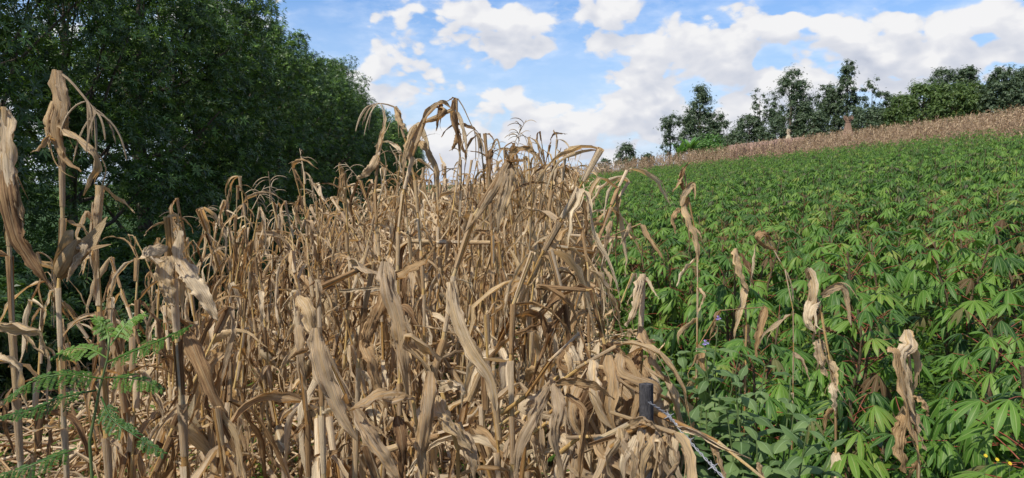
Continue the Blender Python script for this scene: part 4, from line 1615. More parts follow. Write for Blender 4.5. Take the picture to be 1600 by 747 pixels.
# short topped stalk next to it
t, rs = hero('short maize stalk with broken bare top right of the tasselled one', [(160, 560, 2.0), (152, 430, 2.0), (149, 350, 2.0), (156, 292, 2.0)], .014, 3, True, .5, zmax=1.35)
hero_leaf(t, rs, [(156, 292, 2.0), (150, 320, 1.98), (148, 360, 1.98), (150, 420, 1.98), (146, 470, 1.98)], .012, .1, .4, 1.4)
hero_leaf(t, rs, [(152, 350, 2.0), (135, 330, 1.98), (120, 365, 1.97), (118, 400, 1.97)], .012, .7, .2, .8)
# stalk with two stumps and a broad leaf
t, rs = hero('thick maize stalk with split top and broad pale leaf slanting right', [(285, 640, 2.1), (275, 520, 2.1), (270, 430, 2.1), (262, 340, 2.1)], .016, 4, True, .5, zmax=1.2)
hero_leaf(t, rs, [(280, 360, 2.08), (276, 400, 2.07), (284, 440, 2.06), (285, 500, 2.06)], .017, .1, .3, 1.2)
hero_leaf(t, rs, [(283, 405, 2.07), (300, 435, 2.03), (320, 465, 2.02), (340, 500, 2.02)], .030, .35, .2, .3)
hero_leaf(t, rs, [(262, 385, 2.08), (238, 392, 2.02), (230, 400, 1.98), (258, 410, 1.96)], .022, 1.1, .6, .8)
hero_leaf(t, rs, [(262, 400, 2.04), (256, 430, 2.0), (264, 460, 2.0), (272, 480, 2.0)], .026, .1, .5, .5)
hero_leaf(t, rs, [(292, 520, 2.06), (308, 560, 2.02), (330, 610, 2.0), (352, 660, 2.0), (370, 715, 2.0)], .024, .3, .2, .7)

# arching stalk in the middle, top bowed over to the right
t, rs = hero('arching maize stalk at mid field whose top bows to the right against the sky', [(622, 470, 3.4), (621, 380, 3.4), (632, 290, 3.4), (652, 225, 3.4), (668, 180, 3.4), (690, 162, 3.4), (706, 172, 3.4)], .012, 5, True, .7, zmax=1.75)
hero_leaf(t, rs, [(640, 250, 3.4), (652, 215, 3.38), (668, 178, 3.36), (690, 160, 3.36), (707, 171, 3.36)], .024, .2, .6, 1.2)
hero_leaf(t, rs, [(690, 160, 3.37), (686, 180, 3.35), (682, 205, 3.35)], .013, .3, .3, .8)
hero_leaf(t, rs, [(683, 166, 3.37), (697, 172, 3.34), (686, 186, 3.33), (672, 190, 3.33), (658, 194, 3.33)], .016, .9, .6, .8)
hero_leaf(t, rs, [(650, 195, 3.4), (640, 225, 3.37), (632, 250, 3.36), (630, 280, 3.36)], .018, .2, .5, .8)
t, rs = hero('stalk leaning left across the arching one, tassel reaching left over the trees', [(662, 470, 3.5), (654, 350, 3.5), (648, 280, 3.5), (632, 215, 3.5), (618, 168, 3.5)], .012, 6, True, .7, zmax=1.7)
hero_tassel(t, rs, [(618, 168, 3.5), (604, 163, 3.5), (590, 162, 3.5), (578, 165, 3.5)], 9, .17, 3.5)
hero_leaf(t, rs, [(618, 168, 3.49), (626, 190, 3.47), (636, 205, 3.46)], .02, .1, .5, .6)
hero_leaf(t, rs, [(636, 215, 3.47), (655, 195, 3.45), (668, 225, 3.45), (680, 265, 3.45)], .018, .6, .3, .7)
hero_leaf(t, rs, [(650, 215, 3.47), (668, 235, 3.45), (683, 270, 3.45), (684, 320, 3.45)], .02, .6, .1, .7)
t, rs = hero('tall thin maize stalk against the sky with folded top and twiggy tassel', [(716, 420, 4.2), (720, 300, 4.2), (718, 230, 4.2), (712, 180, 4.2), (713, 155, 4.2)], .011, 7, True, .7, zmax=1.8)
hero_leaf(t, rs, [(713, 153, 4.2), (708, 172, 4.18), (713, 200, 4.17), (722, 230, 4.17), (730, 245, 4.17)], .02, .2, .6, .8)
hero_leaf(t, rs, [(716, 175, 4.2), (724, 200, 4.17), (728, 225, 4.16), (730, 240, 4.16)], .015, .4, .1, .8)
hero_leaf(t, rs, [(716, 206, 4.2), (712, 222, 4.17), (706, 236, 4.16)], .018, .2, .6, .8)
hero_tassel(t, rs, [(715, 154, 4.2), (724, 168, 4.2), (734, 190, 4.2), (746, 214, 4.2)], 10, .16, 4.2)
t, rs = hero('stubby stalk pair of broken stems just right of the tall thin stalk', [(770, 420, 4.0), (766, 320, 4.0), (762, 260, 4.0), (757, 210, 4.0)], .015, 8, True, .6, zmax=1.7)
hero_leaf(t, rs, [(767, 232, 4.0), (764, 250, 3.98), (766, 280, 3.98)], .022, 0, .1, 1.0)
hero_leaf(t, rs, [(766, 240, 4.0), (776, 218, 3.98), (781, 232, 3.97), (777, 248, 3.97)], .008, .5, .4, .6)

# the left-leaning group at x about 580
t, rs = hero('maize stalk with upright pointed leaf in front of the far hedge trees', [(596, 470, 3.9), (590, 370, 3.9), (586, 300, 3.9), (592, 240, 3.9), (601, 200, 3.9)], .012, 9, True, .8, zmax=1.7)
hero_leaf(t, rs, [(588, 240, 3.9), (596, 215, 3.88), (602, 190, 3.87), (600, 168, 3.87)], .014, .2, .4, .9)
hero_leaf(t, rs, [(592, 240, 3.9), (580, 262, 3.87), (568, 274, 3.87), (556, 280, 3.87)], .026, .6, .4, .6)

# diagonal broken stalk, right of centre
t, rs = hero('long stalk leaning right with bent top and broad tan leaf at centre', [(655, 720, 2.0), (688, 560, 2.0), (704, 450, 2.0), (735, 350, 2.0), (770, 285, 2.0), (795, 253, 2.0)], .013, 10, True, .4, zmax=1.3)
hero_leaf(t, rs, [(795, 252, 1.99), (778, 290, 1.97), (752, 330, 1.96), (722, 368, 1.95)], .014, .3, .1, 1.3)
hero_leaf(t, rs, [(797, 255, 2.0), (794, 290, 1.97), (784, 325, 1.96), (776, 365, 1.96)], .023, .0, .2, .6)
hero_leaf(t, rs, [(795, 252, 2.0), (808, 235, 1.98), (826, 232, 1.97), (838, 240, 1.97)], .012, .8, .5, .8)
hero_leaf(t, rs, [(705, 440, 1.98), (712, 490, 1.94), (735, 545, 1.93), (765, 590, 1.93), (775, 642, 1.93)], .027, .1, .25, .45)
hero_leaf(t, rs, [(690, 560, 1.95), (664, 540, 1.92), (640, 522, 1.91), (634, 540, 1.91), (668, 580, 1.92), (672, 660, 1.93)], .020, .7, .2, .8)
# crossing stalk falling from the centre to the right
t, rs = hero('stalk fallen across the centre with its leaves hanging like a curtain', [(560, 560, 2.2), (600, 430, 2.15), (545, 408, 2.1), (502, 448, 2.1)], .012, 11, True, .3, zmax=1.2)
hero_leaf(t, rs, [(604, 408, 2.0), (608, 450, 1.96), (622, 500, 1.95), (628, 545, 1.95), (640, 640, 1.95)], .030, .05, .2, .5)
hero_leaf(t, rs, [(545, 405, 2.1), (560, 412, 2.05), (590, 430, 2.0), (604, 446, 2.0)], .017, 1.0, .5, .6)
hero_leaf(t, rs, [(612, 440, 2.0), (640, 420, 1.98), (660, 410, 1.98), (680, 385, 1.98)], .017, .9, 1.2, .5)
hero_leaf(t, rs, [(602, 450, 2.0), (588, 490, 1.97), (576, 520, 1.96), (568, 545, 1.95)], .028, .2, .4, 1.0)
hero_leaf(t, rs, [(566, 530, 1.97), (580, 560, 1.93), (590, 595, 1.92), (606, 640, 1.92)], .021, .2, .5, .4)
hero_leaf(t, rs, [(530, 455, 2.05), (580, 450, 2.0), (605, 450, 2.0)], .006, 1.3, 1.3, 1.0)
# left-centre stalk with the long hanging grey leaf
t, rs = hero('left-centre stalk with one long pale leaf hanging from its cut top', [(505, 720, 1.9), (502, 600, 1.9), (500, 520, 1.9), (497, 440, 1.95)], .011, 12, True, .3, zmax=1.2)
hero_leaf(t, rs, [(494, 512, 1.86), (498, 550, 1.84), (512, 600, 1.83), (530, 645, 1.83), (560, 692, 1.83)], .030, .0, .35, .5)
t, rs = hero('stub stalk with drooping sheath left of the long pale hanging leaf', [(482, 720, 2.1), (474, 600, 2.1), (466, 520, 2.1), (462, 455, 2.1)], .012, 13, True, .3, zmax=1.2)
hero_leaf(t, rs, [(466, 462, 2.08), (480, 480, 2.05), (490, 520, 2.04), (494, 550, 2.04)], .026, .1, .3, 1.0)
hero_leaf(t, rs, [(463, 500, 2.1), (470, 550, 2.06), (478, 610, 2.05)], .016, .1, .5, .7)
# lower centre tangle
t, rs = hero('knocked down stalk at lower centre with a leaf folded back over its top', [(662, 760, 1.7), (655, 690, 1.7), (650, 640, 1.7), (645, 620, 1.7)], .015, 14, False)
hero_leaf(t, rs, [(648, 622, 1.68), (610, 614, 1.64), (575, 624, 1.62), (545, 642, 1.62)], .021, 1.0, .8, .6)
hero_leaf(t, rs, [(556, 640, 1.66), (580, 680, 1.63), (606, 720, 1.62), (625, 752, 1.62)], .020, .3, .2, .6)
hero_leaf(t, rs, [(672, 580, 1.72), (668, 640, 1.68), (660, 700, 1.68), (664, 760, 1.68)], .026, .1, .3, 1.0)
hero_leaf(t, rs, [(620, 650, 1.68), (628, 690, 1.64), (630, 750, 1.64)], .018, .1, .4, .7)
t, rs = hero('stalk right of lower centre with a drooping pale tongue-shaped leaf', [(716, 760, 1.8), (712, 690, 1.8), (700, 640, 1.8), (690, 612, 1.8)], .012, 15, False)
hero_leaf(t, rs, [(684, 618, 1.78), (690, 640, 1.74), (712, 670, 1.72), (738, 708, 1.72)], .027, .3, .6, .5)
hero_leaf(t, rs, [(686, 606, 1.78), (704, 600, 1.74), (722, 604, 1.72), (728, 620, 1.72)], .017, 1.1, .6, .8)
hero_leaf(t, rs, [(716, 660, 1.78), (735, 700, 1.74), (742, 750, 1.74)], .020, .2, .3, .8)
# lower right of centre
t, rs = hero('stalk bent into a hook at the lower right of the maize, leaves curling down', [(810, 775, 1.75), (832, 700, 1.75), (856, 625, 1.75), (866, 600, 1.75)], .012, 16, False)
hero_leaf(t, rs, [(866, 600, 1.74), (874, 640, 1.70), (868, 680, 1.69), (880, 752, 1.69)], .022, .1, .4, .8)
hero_leaf(t, rs, [(858, 605, 1.74), (836, 650, 1.70), (812, 700, 1.69), (806, 760, 1.69)], .019, .2, .5, .9)
hero_leaf(t, rs, [(868, 598, 1.74), (900, 596, 1.72), (935, 604, 1.72), (960, 625, 1.73)], .013, 1.2, .7, 1.1)
hero_leaf(t, rs, [(885, 615, 1.76), (915, 640, 1.73), (912, 690, 1.72), (905, 752, 1.72)], .016, .2, .6, .9)
t, rs = hero('upright stalk at the right end of the maize before the grey post', [(1004, 760, 2.15), (998, 640, 2.15), (1002, 520, 2.15), (1004, 430, 2.15)], .012, 17, True, .6, zmax=1.2)
hero_leaf(t, rs, [(1004, 432, 2.14), (998, 460, 2.1), (990, 490, 2.08), (978, 510, 2.08)], .018, .2, .6, .9)
hero_leaf(t, rs, [(1000, 510, 2.12), (1014, 545, 2.08), (1028, 575, 2.06), (1048, 600, 2.06)], .018, .3, .5, .6)
hero_leaf(t, rs, [(1000, 545, 2.12), (990, 580, 2.08), (998, 610, 2.08)], .02, .1, .3, 1.0)
t, rs = hero('stalk fallen flat to the lower right, its bare end over the weeds', [(930, 690, 1.85), (1000, 640, 1.85), (1060, 668, 1.8), (1120, 690, 1.75), (1185, 722, 1.7), (1215, 765, 1.65)], .009, 18, False, ground=False)
hero_leaf(t, rs, [(1055, 665, 1.8), (1085, 674, 1.77), (1115, 690, 1.75), (1172, 718, 1.7)], .010, 1.2, 1.0, 1.2)
hero_leaf(t, rs, [(1115, 690, 1.77), (1122, 710, 1.75), (1136, 752, 1.73)], .012, .2, .5, .8)
hero_leaf(t, rs, [(1185, 722, 1.7), (1190, 738, 1.69), (1188, 760, 1.69)], .009, .2, .5, .8)
hero_leaf(t, rs, [(1050, 665, 1.85), (1040, 690, 1.8), (1020, 720, 1.79), (1005, 752, 1.79)], .014, .2, .7, 1.0)
# knocked-down stalks heaped at the right end of the maize
for j in range(13):
    rj = np.random.RandomState(8600 + j)
    px0, py0 = rj.uniform(820, 1000), rj.uniform(560, 720)
    dd0 = rj.uniform(2.05, 2.5)
    ln = rj.uniform(70, 150)
    an = rj.uniform(-.9, .75)
    ex, ey = px0 + ln * math.cos(an), py0 + ln * math.sin(an)
    lab_ = 'fallen stalk heaped by grey post, %s, pointing %s' % (
        ['left', 'middle', 'right'][0 if px0 < 880 else (1 if px0 < 940 else 2)], 'up right' if an < -.25 else ('down right' if an > .25 else 'level'))
    t, rs = hero(lab_, [(px0 - 40, py0 + 30, dd0 + .1), (px0, py0, dd0), ((px0 + ex) / 2, (py0 + ey) / 2 - 12, dd0 - .02), (min(ex, 1085), ey, dd0 + .05)], .007, 60 + j, True, 1.2, ground=False)
    for k in range(4):
        q0 = rj.uniform(0, 1)
        lx, ly = px0 + (min(ex, 1075) - px0) * q0, py0 + (ey - py0) * q0
        hero_leaf(t, rs, [(lx, ly, dd0 - .02), (lx + rj.normal(6, 14), ly + rj.uniform(20, 50), dd0 - .05), (lx + rj.normal(14, 28), ly + rj.uniform(60, 110), dd0 - .06),
                          (lx + rj.normal(20, 36), ly + rj.uniform(120, 190), dd0 - .04)], rj.uniform(.013, .026), rj.uniform(-.9, .9), rj.uniform(-1.3, 1.3), rj.uniform(.2, 1.4), n=18)
# curving mid-right leaves
for j, (pix, wd, a0, a1) in enumerate([
        ([(895, 620, 2.4), (885, 500, 2.4), (880, 430, 2.4), (860, 392, 2.4)], .013, 0, 0),
        ([(930, 640, 2.3), (945, 540, 2.3), (935, 470, 2.3), (900, 440, 2.3), (840, 448, 2.3)], .012, 0, 0),
        ([(800, 640, 2.3), (795, 520, 2.3), (812, 440, 2.3), (832, 395, 2.3)], .013, 0, 0),
        ([(920, 470, 3.4), (915, 400, 3.4), (905, 340, 3.4), (885, 300, 3.4)], .011, 0, 0)]):
    t, rs = hero(['stalk bowed to the left above the right-hand maize tangle', 'stalk bent flat over the tangle of leaves right of centre',
                  'slim slanting stalk right of the broad tan centre leaf', 'outer stalk of the maize edge leaning over the cassava side'][j], pix, wd, 20 + j, True, 1.0)

# ------------------------------------------------------------------ stray dead maize among the cassava
G_STRAY = 'dead maize stalks standing among the cassava'
t, rs = hero('dead maize stalk among cassava with twin upright tips, farthest of the strays', [(1090, 420, 4.6), (1084, 350, 4.6), (1074, 300, 4.6), (1068, 262, 4.6)], 0.0074, 30, True, 1.0, limp=True, group=G_STRAY)
hero_leaf(t, rs, [(1068, 318, 4.6), (1078, 345, 4.57), (1088, 375, 4.56), (1092, 410, 4.56)], .035, .1, .4, .9)
hero_leaf(t, rs, [(1064, 322, 4.6), (1072, 300, 4.58), (1084, 288, 4.57), (1086, 312, 4.57)], .026, .4, .1, .8)
hero_leaf(t, rs, [(1070, 300, 4.6), (1064, 280, 4.58), (1070, 262, 4.57), (1080, 252, 4.57)], .013, .4, .1, .8)
hero_leaf(t, rs, [(1062, 325, 4.6), (1052, 340, 4.58), (1056, 365, 4.57)], .02, .2, .5, .6)
t, rs = hero('bowed dead stalk at the cassava edge, thin leaf dangling from it', [(940, 420, 3.6), (950, 370, 3.6), (985, 348, 3.6), (1000, 350, 3.6)], 0.0043, 31, True, 1.0, limp=True, group=G_STRAY)
hero_leaf(t, rs, [(955, 345, 3.6), (950, 370, 3.58), (942, 400, 3.58)], .018, .2, .5, .7)
hero_leaf(t, rs, [(985, 348, 3.6), (980, 365, 3.58), (968, 385, 3.58)], .012, .2, .5, .7)
t, rs = hero('small curled dead stalk behind the palm-shaped cassava leaves, mid right', [(1166, 520, 3.6), (1164, 460, 3.6), (1158, 420, 3.6), (1150, 390, 3.6)], 0.0074, 32, True, 1.0, limp=True, group=G_STRAY)
hero_leaf(t, rs, [(1150, 388, 3.6), (1153, 410, 3.57), (1160, 435, 3.56), (1170, 455, 3.56)], .026, .2, .6, 1.0)
hero_leaf(t, rs, [(1158, 396, 3.6), (1172, 420, 3.57), (1178, 450, 3.56)], .016, .1, .5, .7)
t, rs = hero('arched dead maize leaf stalk with pale hooked top at mid right', [(1240, 520, 3.5), (1232, 440, 3.5), (1218, 405, 3.5), (1205, 378, 3.5), (1195, 366, 3.5)], 0.0043, 33, True, 1.0, limp=True, group=G_STRAY)
hero_leaf(t, rs, [(1206, 372, 3.5), (1194, 364, 3.47), (1180, 370, 3.46), (1196, 386, 3.46), (1212, 392, 3.46)], .022, 1.0, .5, .7)
t, rs = hero('tattered dead maize stalk with drooping side leaf among the cassava', [(1306, 660, 2.9), (1296, 560, 2.9), (1285, 500, 2.9), (1275, 455, 2.9), (1262, 420, 2.9)], 0.0068, 34, True, 1.0, limp=True, group=G_STRAY)
hero_leaf(t, rs, [(1280, 470, 2.9), (1266, 478, 2.87), (1262, 500, 2.86), (1272, 518, 2.86)], .032, .2, .4, .8)
hero_leaf(t, rs, [(1284, 462, 2.9), (1300, 452, 2.87), (1318, 449, 2.86), (1326, 475, 2.86), (1330, 508, 2.86)], .018, .8, .1, .7)
hero_leaf(t, rs, [(1268, 440, 2.9), (1260, 425, 2.88), (1262, 418, 2.87)], .011, .3, .3, .7)
hero_leaf(t, rs, [(1280, 530, 2.88), (1284, 560, 2.86), (1292, 590, 2.86)], .026, .1, .3, .8)
hero_leaf(t, rs, [(1300, 598, 2.88), (1304, 620, 2.86), (1306, 645, 2.86)], .018, .1, .2, .4)
hero_leaf(t, rs, [(1290, 514, 2.88), (1300, 516, 2.86), (1306, 520, 2.86)], .018, .9, 1.1, .4)
t, rs = hero('pale crumpled dead maize stalk at lower right, nearest of the strays', [(1436, 700, 2.5), (1428, 640, 2.5), (1420, 580, 2.5), (1418, 530, 2.5)], 0.0081, 35, True, 1.0, limp=True, group=G_STRAY)
hero_leaf(t, rs, [(1418, 515, 2.48), (1424, 540, 2.46), (1412, 556, 2.45), (1416, 600, 2.45), (1430, 650, 2.45)], .030, .1, .5, .8)
hero_leaf(t, rs, [(1390, 543, 2.48), (1402, 548, 2.45), (1408, 580, 2.44), (1416, 620, 2.44), (1428, 690, 2.44)], .026, .4, .2, .8)
hero_leaf(t, rs, [(1430, 618, 2.48), (1444, 628, 2.45), (1452, 650, 2.44)], .022, .5, .9, .6)
hero_leaf(t, rs, [(1420, 640, 2.5), (1408, 690, 2.47), (1416, 740, 2.47)], .034, .1, .4, 1.0)
t, rs = hero('thin dead stem tilting over the cassava left of the tattered stalk', [(1090, 590, 2.9), (1100, 500, 2.9), (1150, 482, 2.9), (1195, 480, 2.9)], 0.0031, 36, True, 1.0, limp=True, group=G_STRAY)

t, rs = hero('limp stalk slumped in front of the grey post, leaves hiding its lower half', [(955, 700, 1.72), (985, 672, 1.70), (1020, 664, 1.69), (1052, 676, 1.68)], .006, 90, True, 1.0, ground=False)
for k in range(9):
    lx = 968 + k * 11
    hero_leaf(t, rs, [(lx, 668 + (k % 3) * 6, 1.69), (lx + rs.normal(0, 6), 690, 1.67), (lx + rs.normal(3, 10), 722, 1.66), (lx + rs.normal(6, 16), 765, 1.66)], rs.uniform(.010, .019), rs.uniform(-.7, .7), rs.uniform(-1, 1), rs.uniform(.3, 1.3), n=16)
hero_leaf(t, rs, [(985, 665, 1.69), (1000, 655, 1.67), (1018, 660, 1.66), (1034, 680, 1.66)], .012, .8, .4, .8)

# ------------------------------------------------------------------ fence post with barbed wire
pt = P(1010, 600, 1.80)
t = thing('fence_post', 'weathered grey wooden post with flat cut top poking out of the maize', 'post', (pt.x + .03, pt.y, gzf(pt.x, pt.y)))
h = pt.z - gzf(pt.x, pt.y)
mb = MB()
ang = np.linspace(0, 2 * PI, 15)
prof = 0.0165 * (1 + .12 * np.sin(ang * 3) + .06 * np.sin(ang * 7 + 1))
prof[-1] = prof[0]
zz = np.linspace(-.2, h, 9)
V = np.stack([np.stack([prof * np.cos(ang) * (1.15 if False else 1), prof * .6 * np.sin(ang), np.full(15, z)], -1) + [-.03 * z / h, 0, 0] for z in zz])
mb.add(V.reshape(-1, 3), grid_faces(9, 15))
top = np.concatenate([V[-1, :14] + [0, 0, 0], [[-.03, 0, h + .004]]])
mb.add(top, [(i, (i + 1) % 14, 14, -1) for i in range(14)])
link('timber', mb.mesh('timber', M_GREYWOOD, smooth=False), t)
wp = catmull([P(1014, 628, 1.78), P(1045, 650, 1.80), P(1068, 678, 1.78), P(1098, 712, 1.7), P(1135, 752, 1.6), P(1200, 830, 1.4)], 70)
t2 = thing('barbed_wire', 'twisted silvery barbed wire running from the post to the bottom edge', 'wire', tuple(wp[0]))
mb = MB()
for ph in (0, PI):
    tube(mb, [p - wp[0] + .0022 * np.array([math.cos(i * 1.1 + ph), 0, math.sin(i * 1.1 + ph)]) for i, p in enumerate(wp)], [.0014] * 70, 5, caps=False)
link('strand', mb.mesh('strand', M_WIRE), t2)
for k in (14, 32, 48):
    mb = MB()
    for a in (0.4, 1.9):
        v = np.array([math.cos(a), .3, math.sin(a)]) * .014
        tube(mb, [-v, v * 0, v], [.0005, .0016, .0005], 4)
    tube(mb, [np.array([math.cos(a) * .004, 0, math.sin(a) * .004]) for a in np.linspace(0, 6.3, 9)], [.0014] * 9, 4, caps=False)
    link('barb', mb.mesh('barb', M_WIRE), t2, loc=tuple(wp[k] - wp[0]))


# ------------------------------------------------------------------ grey-green broadleaf weed with mauve flowers
def ovate(rs, L, Wd, droop=.5):
    mb = MB()
    n = 7
    d_ = np.array([1, 0, .35])
    p = np.zeros(3)
    pp = [p]
    for i in range(n - 1):
        d_ = d_ / np.linalg.norm(d_) + np.array([0, 0, -droop / n * 1.6])
        p = p + d_ / np.linalg.norm(d_) * L / (n - 1)
        pp.append(p)
    S, N = frames(np.array(pp), (0, 1, 0), np.zeros(n))
    w = Wd * np.array([.08, .62, .95, 1, .82, .45, .02])
    tt = np.linspace(-1, 1, 5)
    wave = [Wd * .14 * abs(q) * np.sin(np.linspace(0, 9, n) + (1 if q > 0 else 3)) for q in tt]
    ribbon(mb, np.array(pp), S, N, w, np.full(n, .6), 5, (rs.uniform(), 0), wave)
    return mb.mesh('leaf', M_SHRUB)


OV = [ovate(np.random.RandomState(i), .098 + .012 * (i % 4), .026 + .003 * (i % 3), .4 + .3 * i) for i in range(6)]
fl = MB()
rs = np.random.RandomState(5)
for k in range(14):
    v = rs.normal(0, 1, 3)
    v /= np.linalg.norm(v)
    v *= .009
    s1 = np.cross(v, [0, 0, 1.0]) * .5 + [.001, 0, 0]
    fl.add([v * .3, v + s1, v * 1.4, v - s1], [(0, 1, 2, 3)])
FLM = fl.mesh('flower', M_PURPLE)
for j, (px, py, d_, hgt, nb, lab) in enumerate([
        (1150, 560, 2.45, 1.0, 15, 'grey-green broadleaf weed with tiny mauve flowers beside the grey post'),
        (1205, 625, 2.2, .8, 13, 'grey-green broadleaf weed low at the bottom, right of the fallen stalk'),
        (1085, 545, 2.75, 1.0, 11, 'grey-green broadleaf weed tight against the maize edge'),
        (1120, 610, 2.3, .9, 13, 'bushy grey-green weed leaning over the barbed wire')]):
    b = P(px, py, d_)
    z = gzf(b.x, b.y)
    t = thing('broadleaf_weed', lab, 'weed', (b.x, b.y, z), 0, 'grey-green broadleaf weeds at the maize edge')
    rs = np.random.RandomState(9100 + j)
    for k in range(nb):
        a = rs.uniform(0, 6.3)
        sp = rs.uniform(.05, .22)
        hh = (b.z - z) * rs.uniform(.75, 1.06)
        pts = [np.array([math.cos(a) * sp * q ** 1.4, math.sin(a) * sp * q ** 1.4, hh * q]) for q in np.linspace(0, 1, 7)]
        mb = MB()
        tube(mb, pts, np.linspace(.006, .002, 7), 5)
        link('stem', mb.mesh('stem', M_GSTEM), t)
        az_ = rs.uniform(0, 6.3)
        for q in np.linspace(.3, 1, 11):
            az_ += 1.57
            f = q * 6
            kk = min(int(f), 5)
            p = pts[kk] * (1 - (f - kk)) + pts[kk + 1] * (f - kk)
            for sgn in (0, PI):
                sc = rs.uniform(.7, 1.15) * (1.15 - .5 * max(0, q - .75) / .25)
                link('leaf', OV[rs.randint(6)], t, mat=Matrix.Translation(Vector(p)) @ Matrix.Rotation(az_ + sgn + rs.normal(0, .2), 4, 'Z') @ Matrix.Rotation(-rs.uniform(-.5, .7) - max(0, q - .8) * 2, 4, 'Y') @ Matrix.Scale(sc, 4))
        if k < 2 and j in (0, 2):
            link('flower', FLM, t, loc=tuple(pts[-1] + [0, 0, .03]))

# ------------------------------------------------------------------ feathery seedling at the lower left
def frond(pix, npair, plen, rs, fresh=0.0):
    mb = MB()
    npair = int(npair * .75)
    pts = catmull([P(*q) for q in pix], npair + 2)
    tube(mb, pts, np.linspace(.0022, .0008, npair + 2), 4, (.5, fresh))
    tan = np.gradient(pts, axis=0)
    tan /= np.linalg.norm(tan, axis=1)[:, None]
    for i in range(2, npair + 2):
        q = i / (npair + 1)
        sd = np.cross(tan[i], [0, -.55, .85])
        sd /= np.linalg.norm(sd)
        for sg in (-1, 1):
            pl_ = plen * (1 - .75 * max(0, q - .45) / .55) * rs.uniform(.6, 1.1)
            if rs.uniform() < .08:
                continue
            d_ = sd * sg + tan[i] * .5 + np.array([0, 0, -.15]) + rs.normal(0, .16, 3)
            d_ /= np.linalg.norm(d_)
            k = 11
            pin = [pts[i] + d_ * pl_ * u + np.array([0, 0, -.35 * pl_ * u * u]) for u in np.linspace(0, 1, k)]
            for u in range(1, k):
                for s2 in (-1, 1):
                    ld = tan[i] * s2 * .9 + d_ * .45 + np.array([0, 0, rs.uniform(-.3, .1)])
                    ld /= np.linalg.norm(ld)
                    wd = np.cross(ld, [0, -.4, .9])
                    wd /= np.linalg.norm(wd)
                    a = pin[u]
                    l = .0100
                    mb.add([a, a + ld * l * .5 + wd * .0021, a + ld * l, a + ld * l * .5 - wd * .0021], [(0, 1, 2, 3)], [[0, 0], [1, .5], [0, 1], [-1, .5]], (rs.uniform(), fresh))
    return mb.mesh('frond', M_FERN, smooth=False)


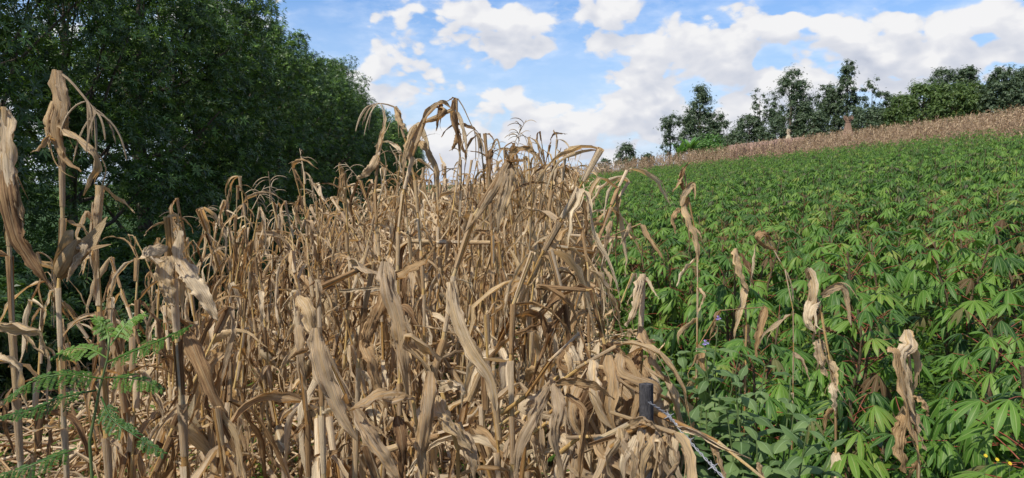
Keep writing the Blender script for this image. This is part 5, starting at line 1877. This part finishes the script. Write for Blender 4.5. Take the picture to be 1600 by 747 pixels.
b = P(150, 600, 1.62)
z = gzf(b.x, b.y)
t = thing('feathery_seedling', 'bright green feathery-leaved seedling in front of the maize, lower left', 'plant', (b.x, b.y, z))
mb = MB()
tube(mb, [np.array(tuple(q)) - np.array([b.x, b.y, z]) for q in [(b.x, b.y, z), tuple(P(140, 690, 1.6)), tuple(P(155, 610, 1.6)), tuple(P(168, 560, 1.6)), tuple(P(172, 525, 1.6))]], [.004, .0036, .003, .0024, .0016], 6)
link('stem', mb.mesh('stem', M_GSTEM), t)
bpy.context.view_layer.update()
rs = np.random.RandomState(77)
for pix, npair, pl_, fr in [
        ([(168, 566, 1.6), (205, 550, 1.56), (250, 532, 1.53), (291, 512, 1.5)], 16, .027, .15),
        ([(162, 592, 1.6), (110, 585, 1.57), (60, 592, 1.55), (12, 622, 1.54)], 18, .028, .1),
        ([(168, 560, 1.6), (140, 545, 1.6), (112, 545, 1.6), (86, 556, 1.6)], 12, .026, .5),
        ([(170, 545, 1.6), (168, 520, 1.62), (160, 505, 1.62), (150, 498, 1.62)], 9, .022, .6),
        ([(172, 540, 1.6), (190, 515, 1.62), (205, 500, 1.63), (222, 492, 1.64)], 10, .024, .7),
        ([(158, 620, 1.6), (175, 655, 1.56), (210, 680, 1.54), (252, 706, 1.53)], 16, .024, .0),
        ([(165, 590, 1.62), (195, 590, 1.6), (230, 596, 1.58), (250, 606, 1.58)], 11, .024, .2),
        ([(120, 700, 1.6), (80, 715, 1.57), (40, 730, 1.55), (0, 742, 1.55)], 15, .026, .0),
        ([(150, 610, 1.62), (100, 620, 1.62), (50, 640, 1.62), (5, 650, 1.62)], 14, .024, .0)]:
    o_ = link('frond', frond(pix, npair, pl_, rs, fr), t)
    o_.matrix_parent_inverse = t.matrix_basis.inverted()

# small yellow flowers at the lower right
fm = MB()
for k in range(8):
    a = k * PI / 4
    fm.add([(0, 0, 0), (math.cos(a - .25) * .0045, math.sin(a - .25) * .0045, .001), (math.cos(a) * .0065, math.sin(a) * .0065, 0), (math.cos(a + .25) * .0045, math.sin(a + .25) * .0045, .001)], [(0, 1, 2, 3)])
FM = fm.mesh('petals', M_YELLOW)
for j, (px, py) in enumerate([(1558, 718), (1578, 724), (1540, 712)]):
    b = P(px, py, 2.15)
    z = gzf(b.x, b.y)
    t = thing('yellow_wildflower', ['tiny yellow wildflower at lower right, middle of the three', 'tiny yellow wildflower nearest the right edge', 'tiny yellow wildflower, leftmost of the three'][j],
              'flower', (b.x, b.y, z), 0, 'yellow wildflowers at the lower right')
    mb = MB()
    tube(mb, [(0, 0, 0), (.01, 0, (b.z - z) * .5), (0, 0, b.z - z)], [.002, .0015, .001], 4)
    link('stem', mb.mesh('stem', M_GSTEM), t)
    link('petals', FM, t, mat=Matrix.Translation((0, 0, b.z - z)) @ Matrix.Rotation(.8, 4, 'X'))
    for q in range(5):
        link('leaf', OV[q % 6], t, mat=Matrix.Translation((0, 0, (b.z - z) * (.4 + .1 * q))) @ Matrix.Rotation(q * 2.4, 4, 'Z') @ Matrix.Scale(.5, 4))

# ------------------------------------------------------------------ tell look-alike neighbours apart by their order from the left
ORD = ['first', 'second', 'third', 'fourth', 'fifth', 'sixth', 'seventh', 'eighth', 'ninth', 'tenth', 'eleventh', 'twelfth']
by_label = {}
for o in COL.objects:
    if o.parent is None and 'label' in o and 'group' in o:
        by_label.setdefault(o['label'], []).append(o)
for lab_, lst in by_label.items():
    if 1 < len(lst) <= 12:
        lst.sort(key=lambda q: q.location.x / max(q.location.y, .1))
        for k, q in enumerate(lst):
            nl = '%s, %s from left' % (lab_, ORD[k])
            if len(nl.replace('-', ' ').split()) <= 16:
                q['label'] = nl
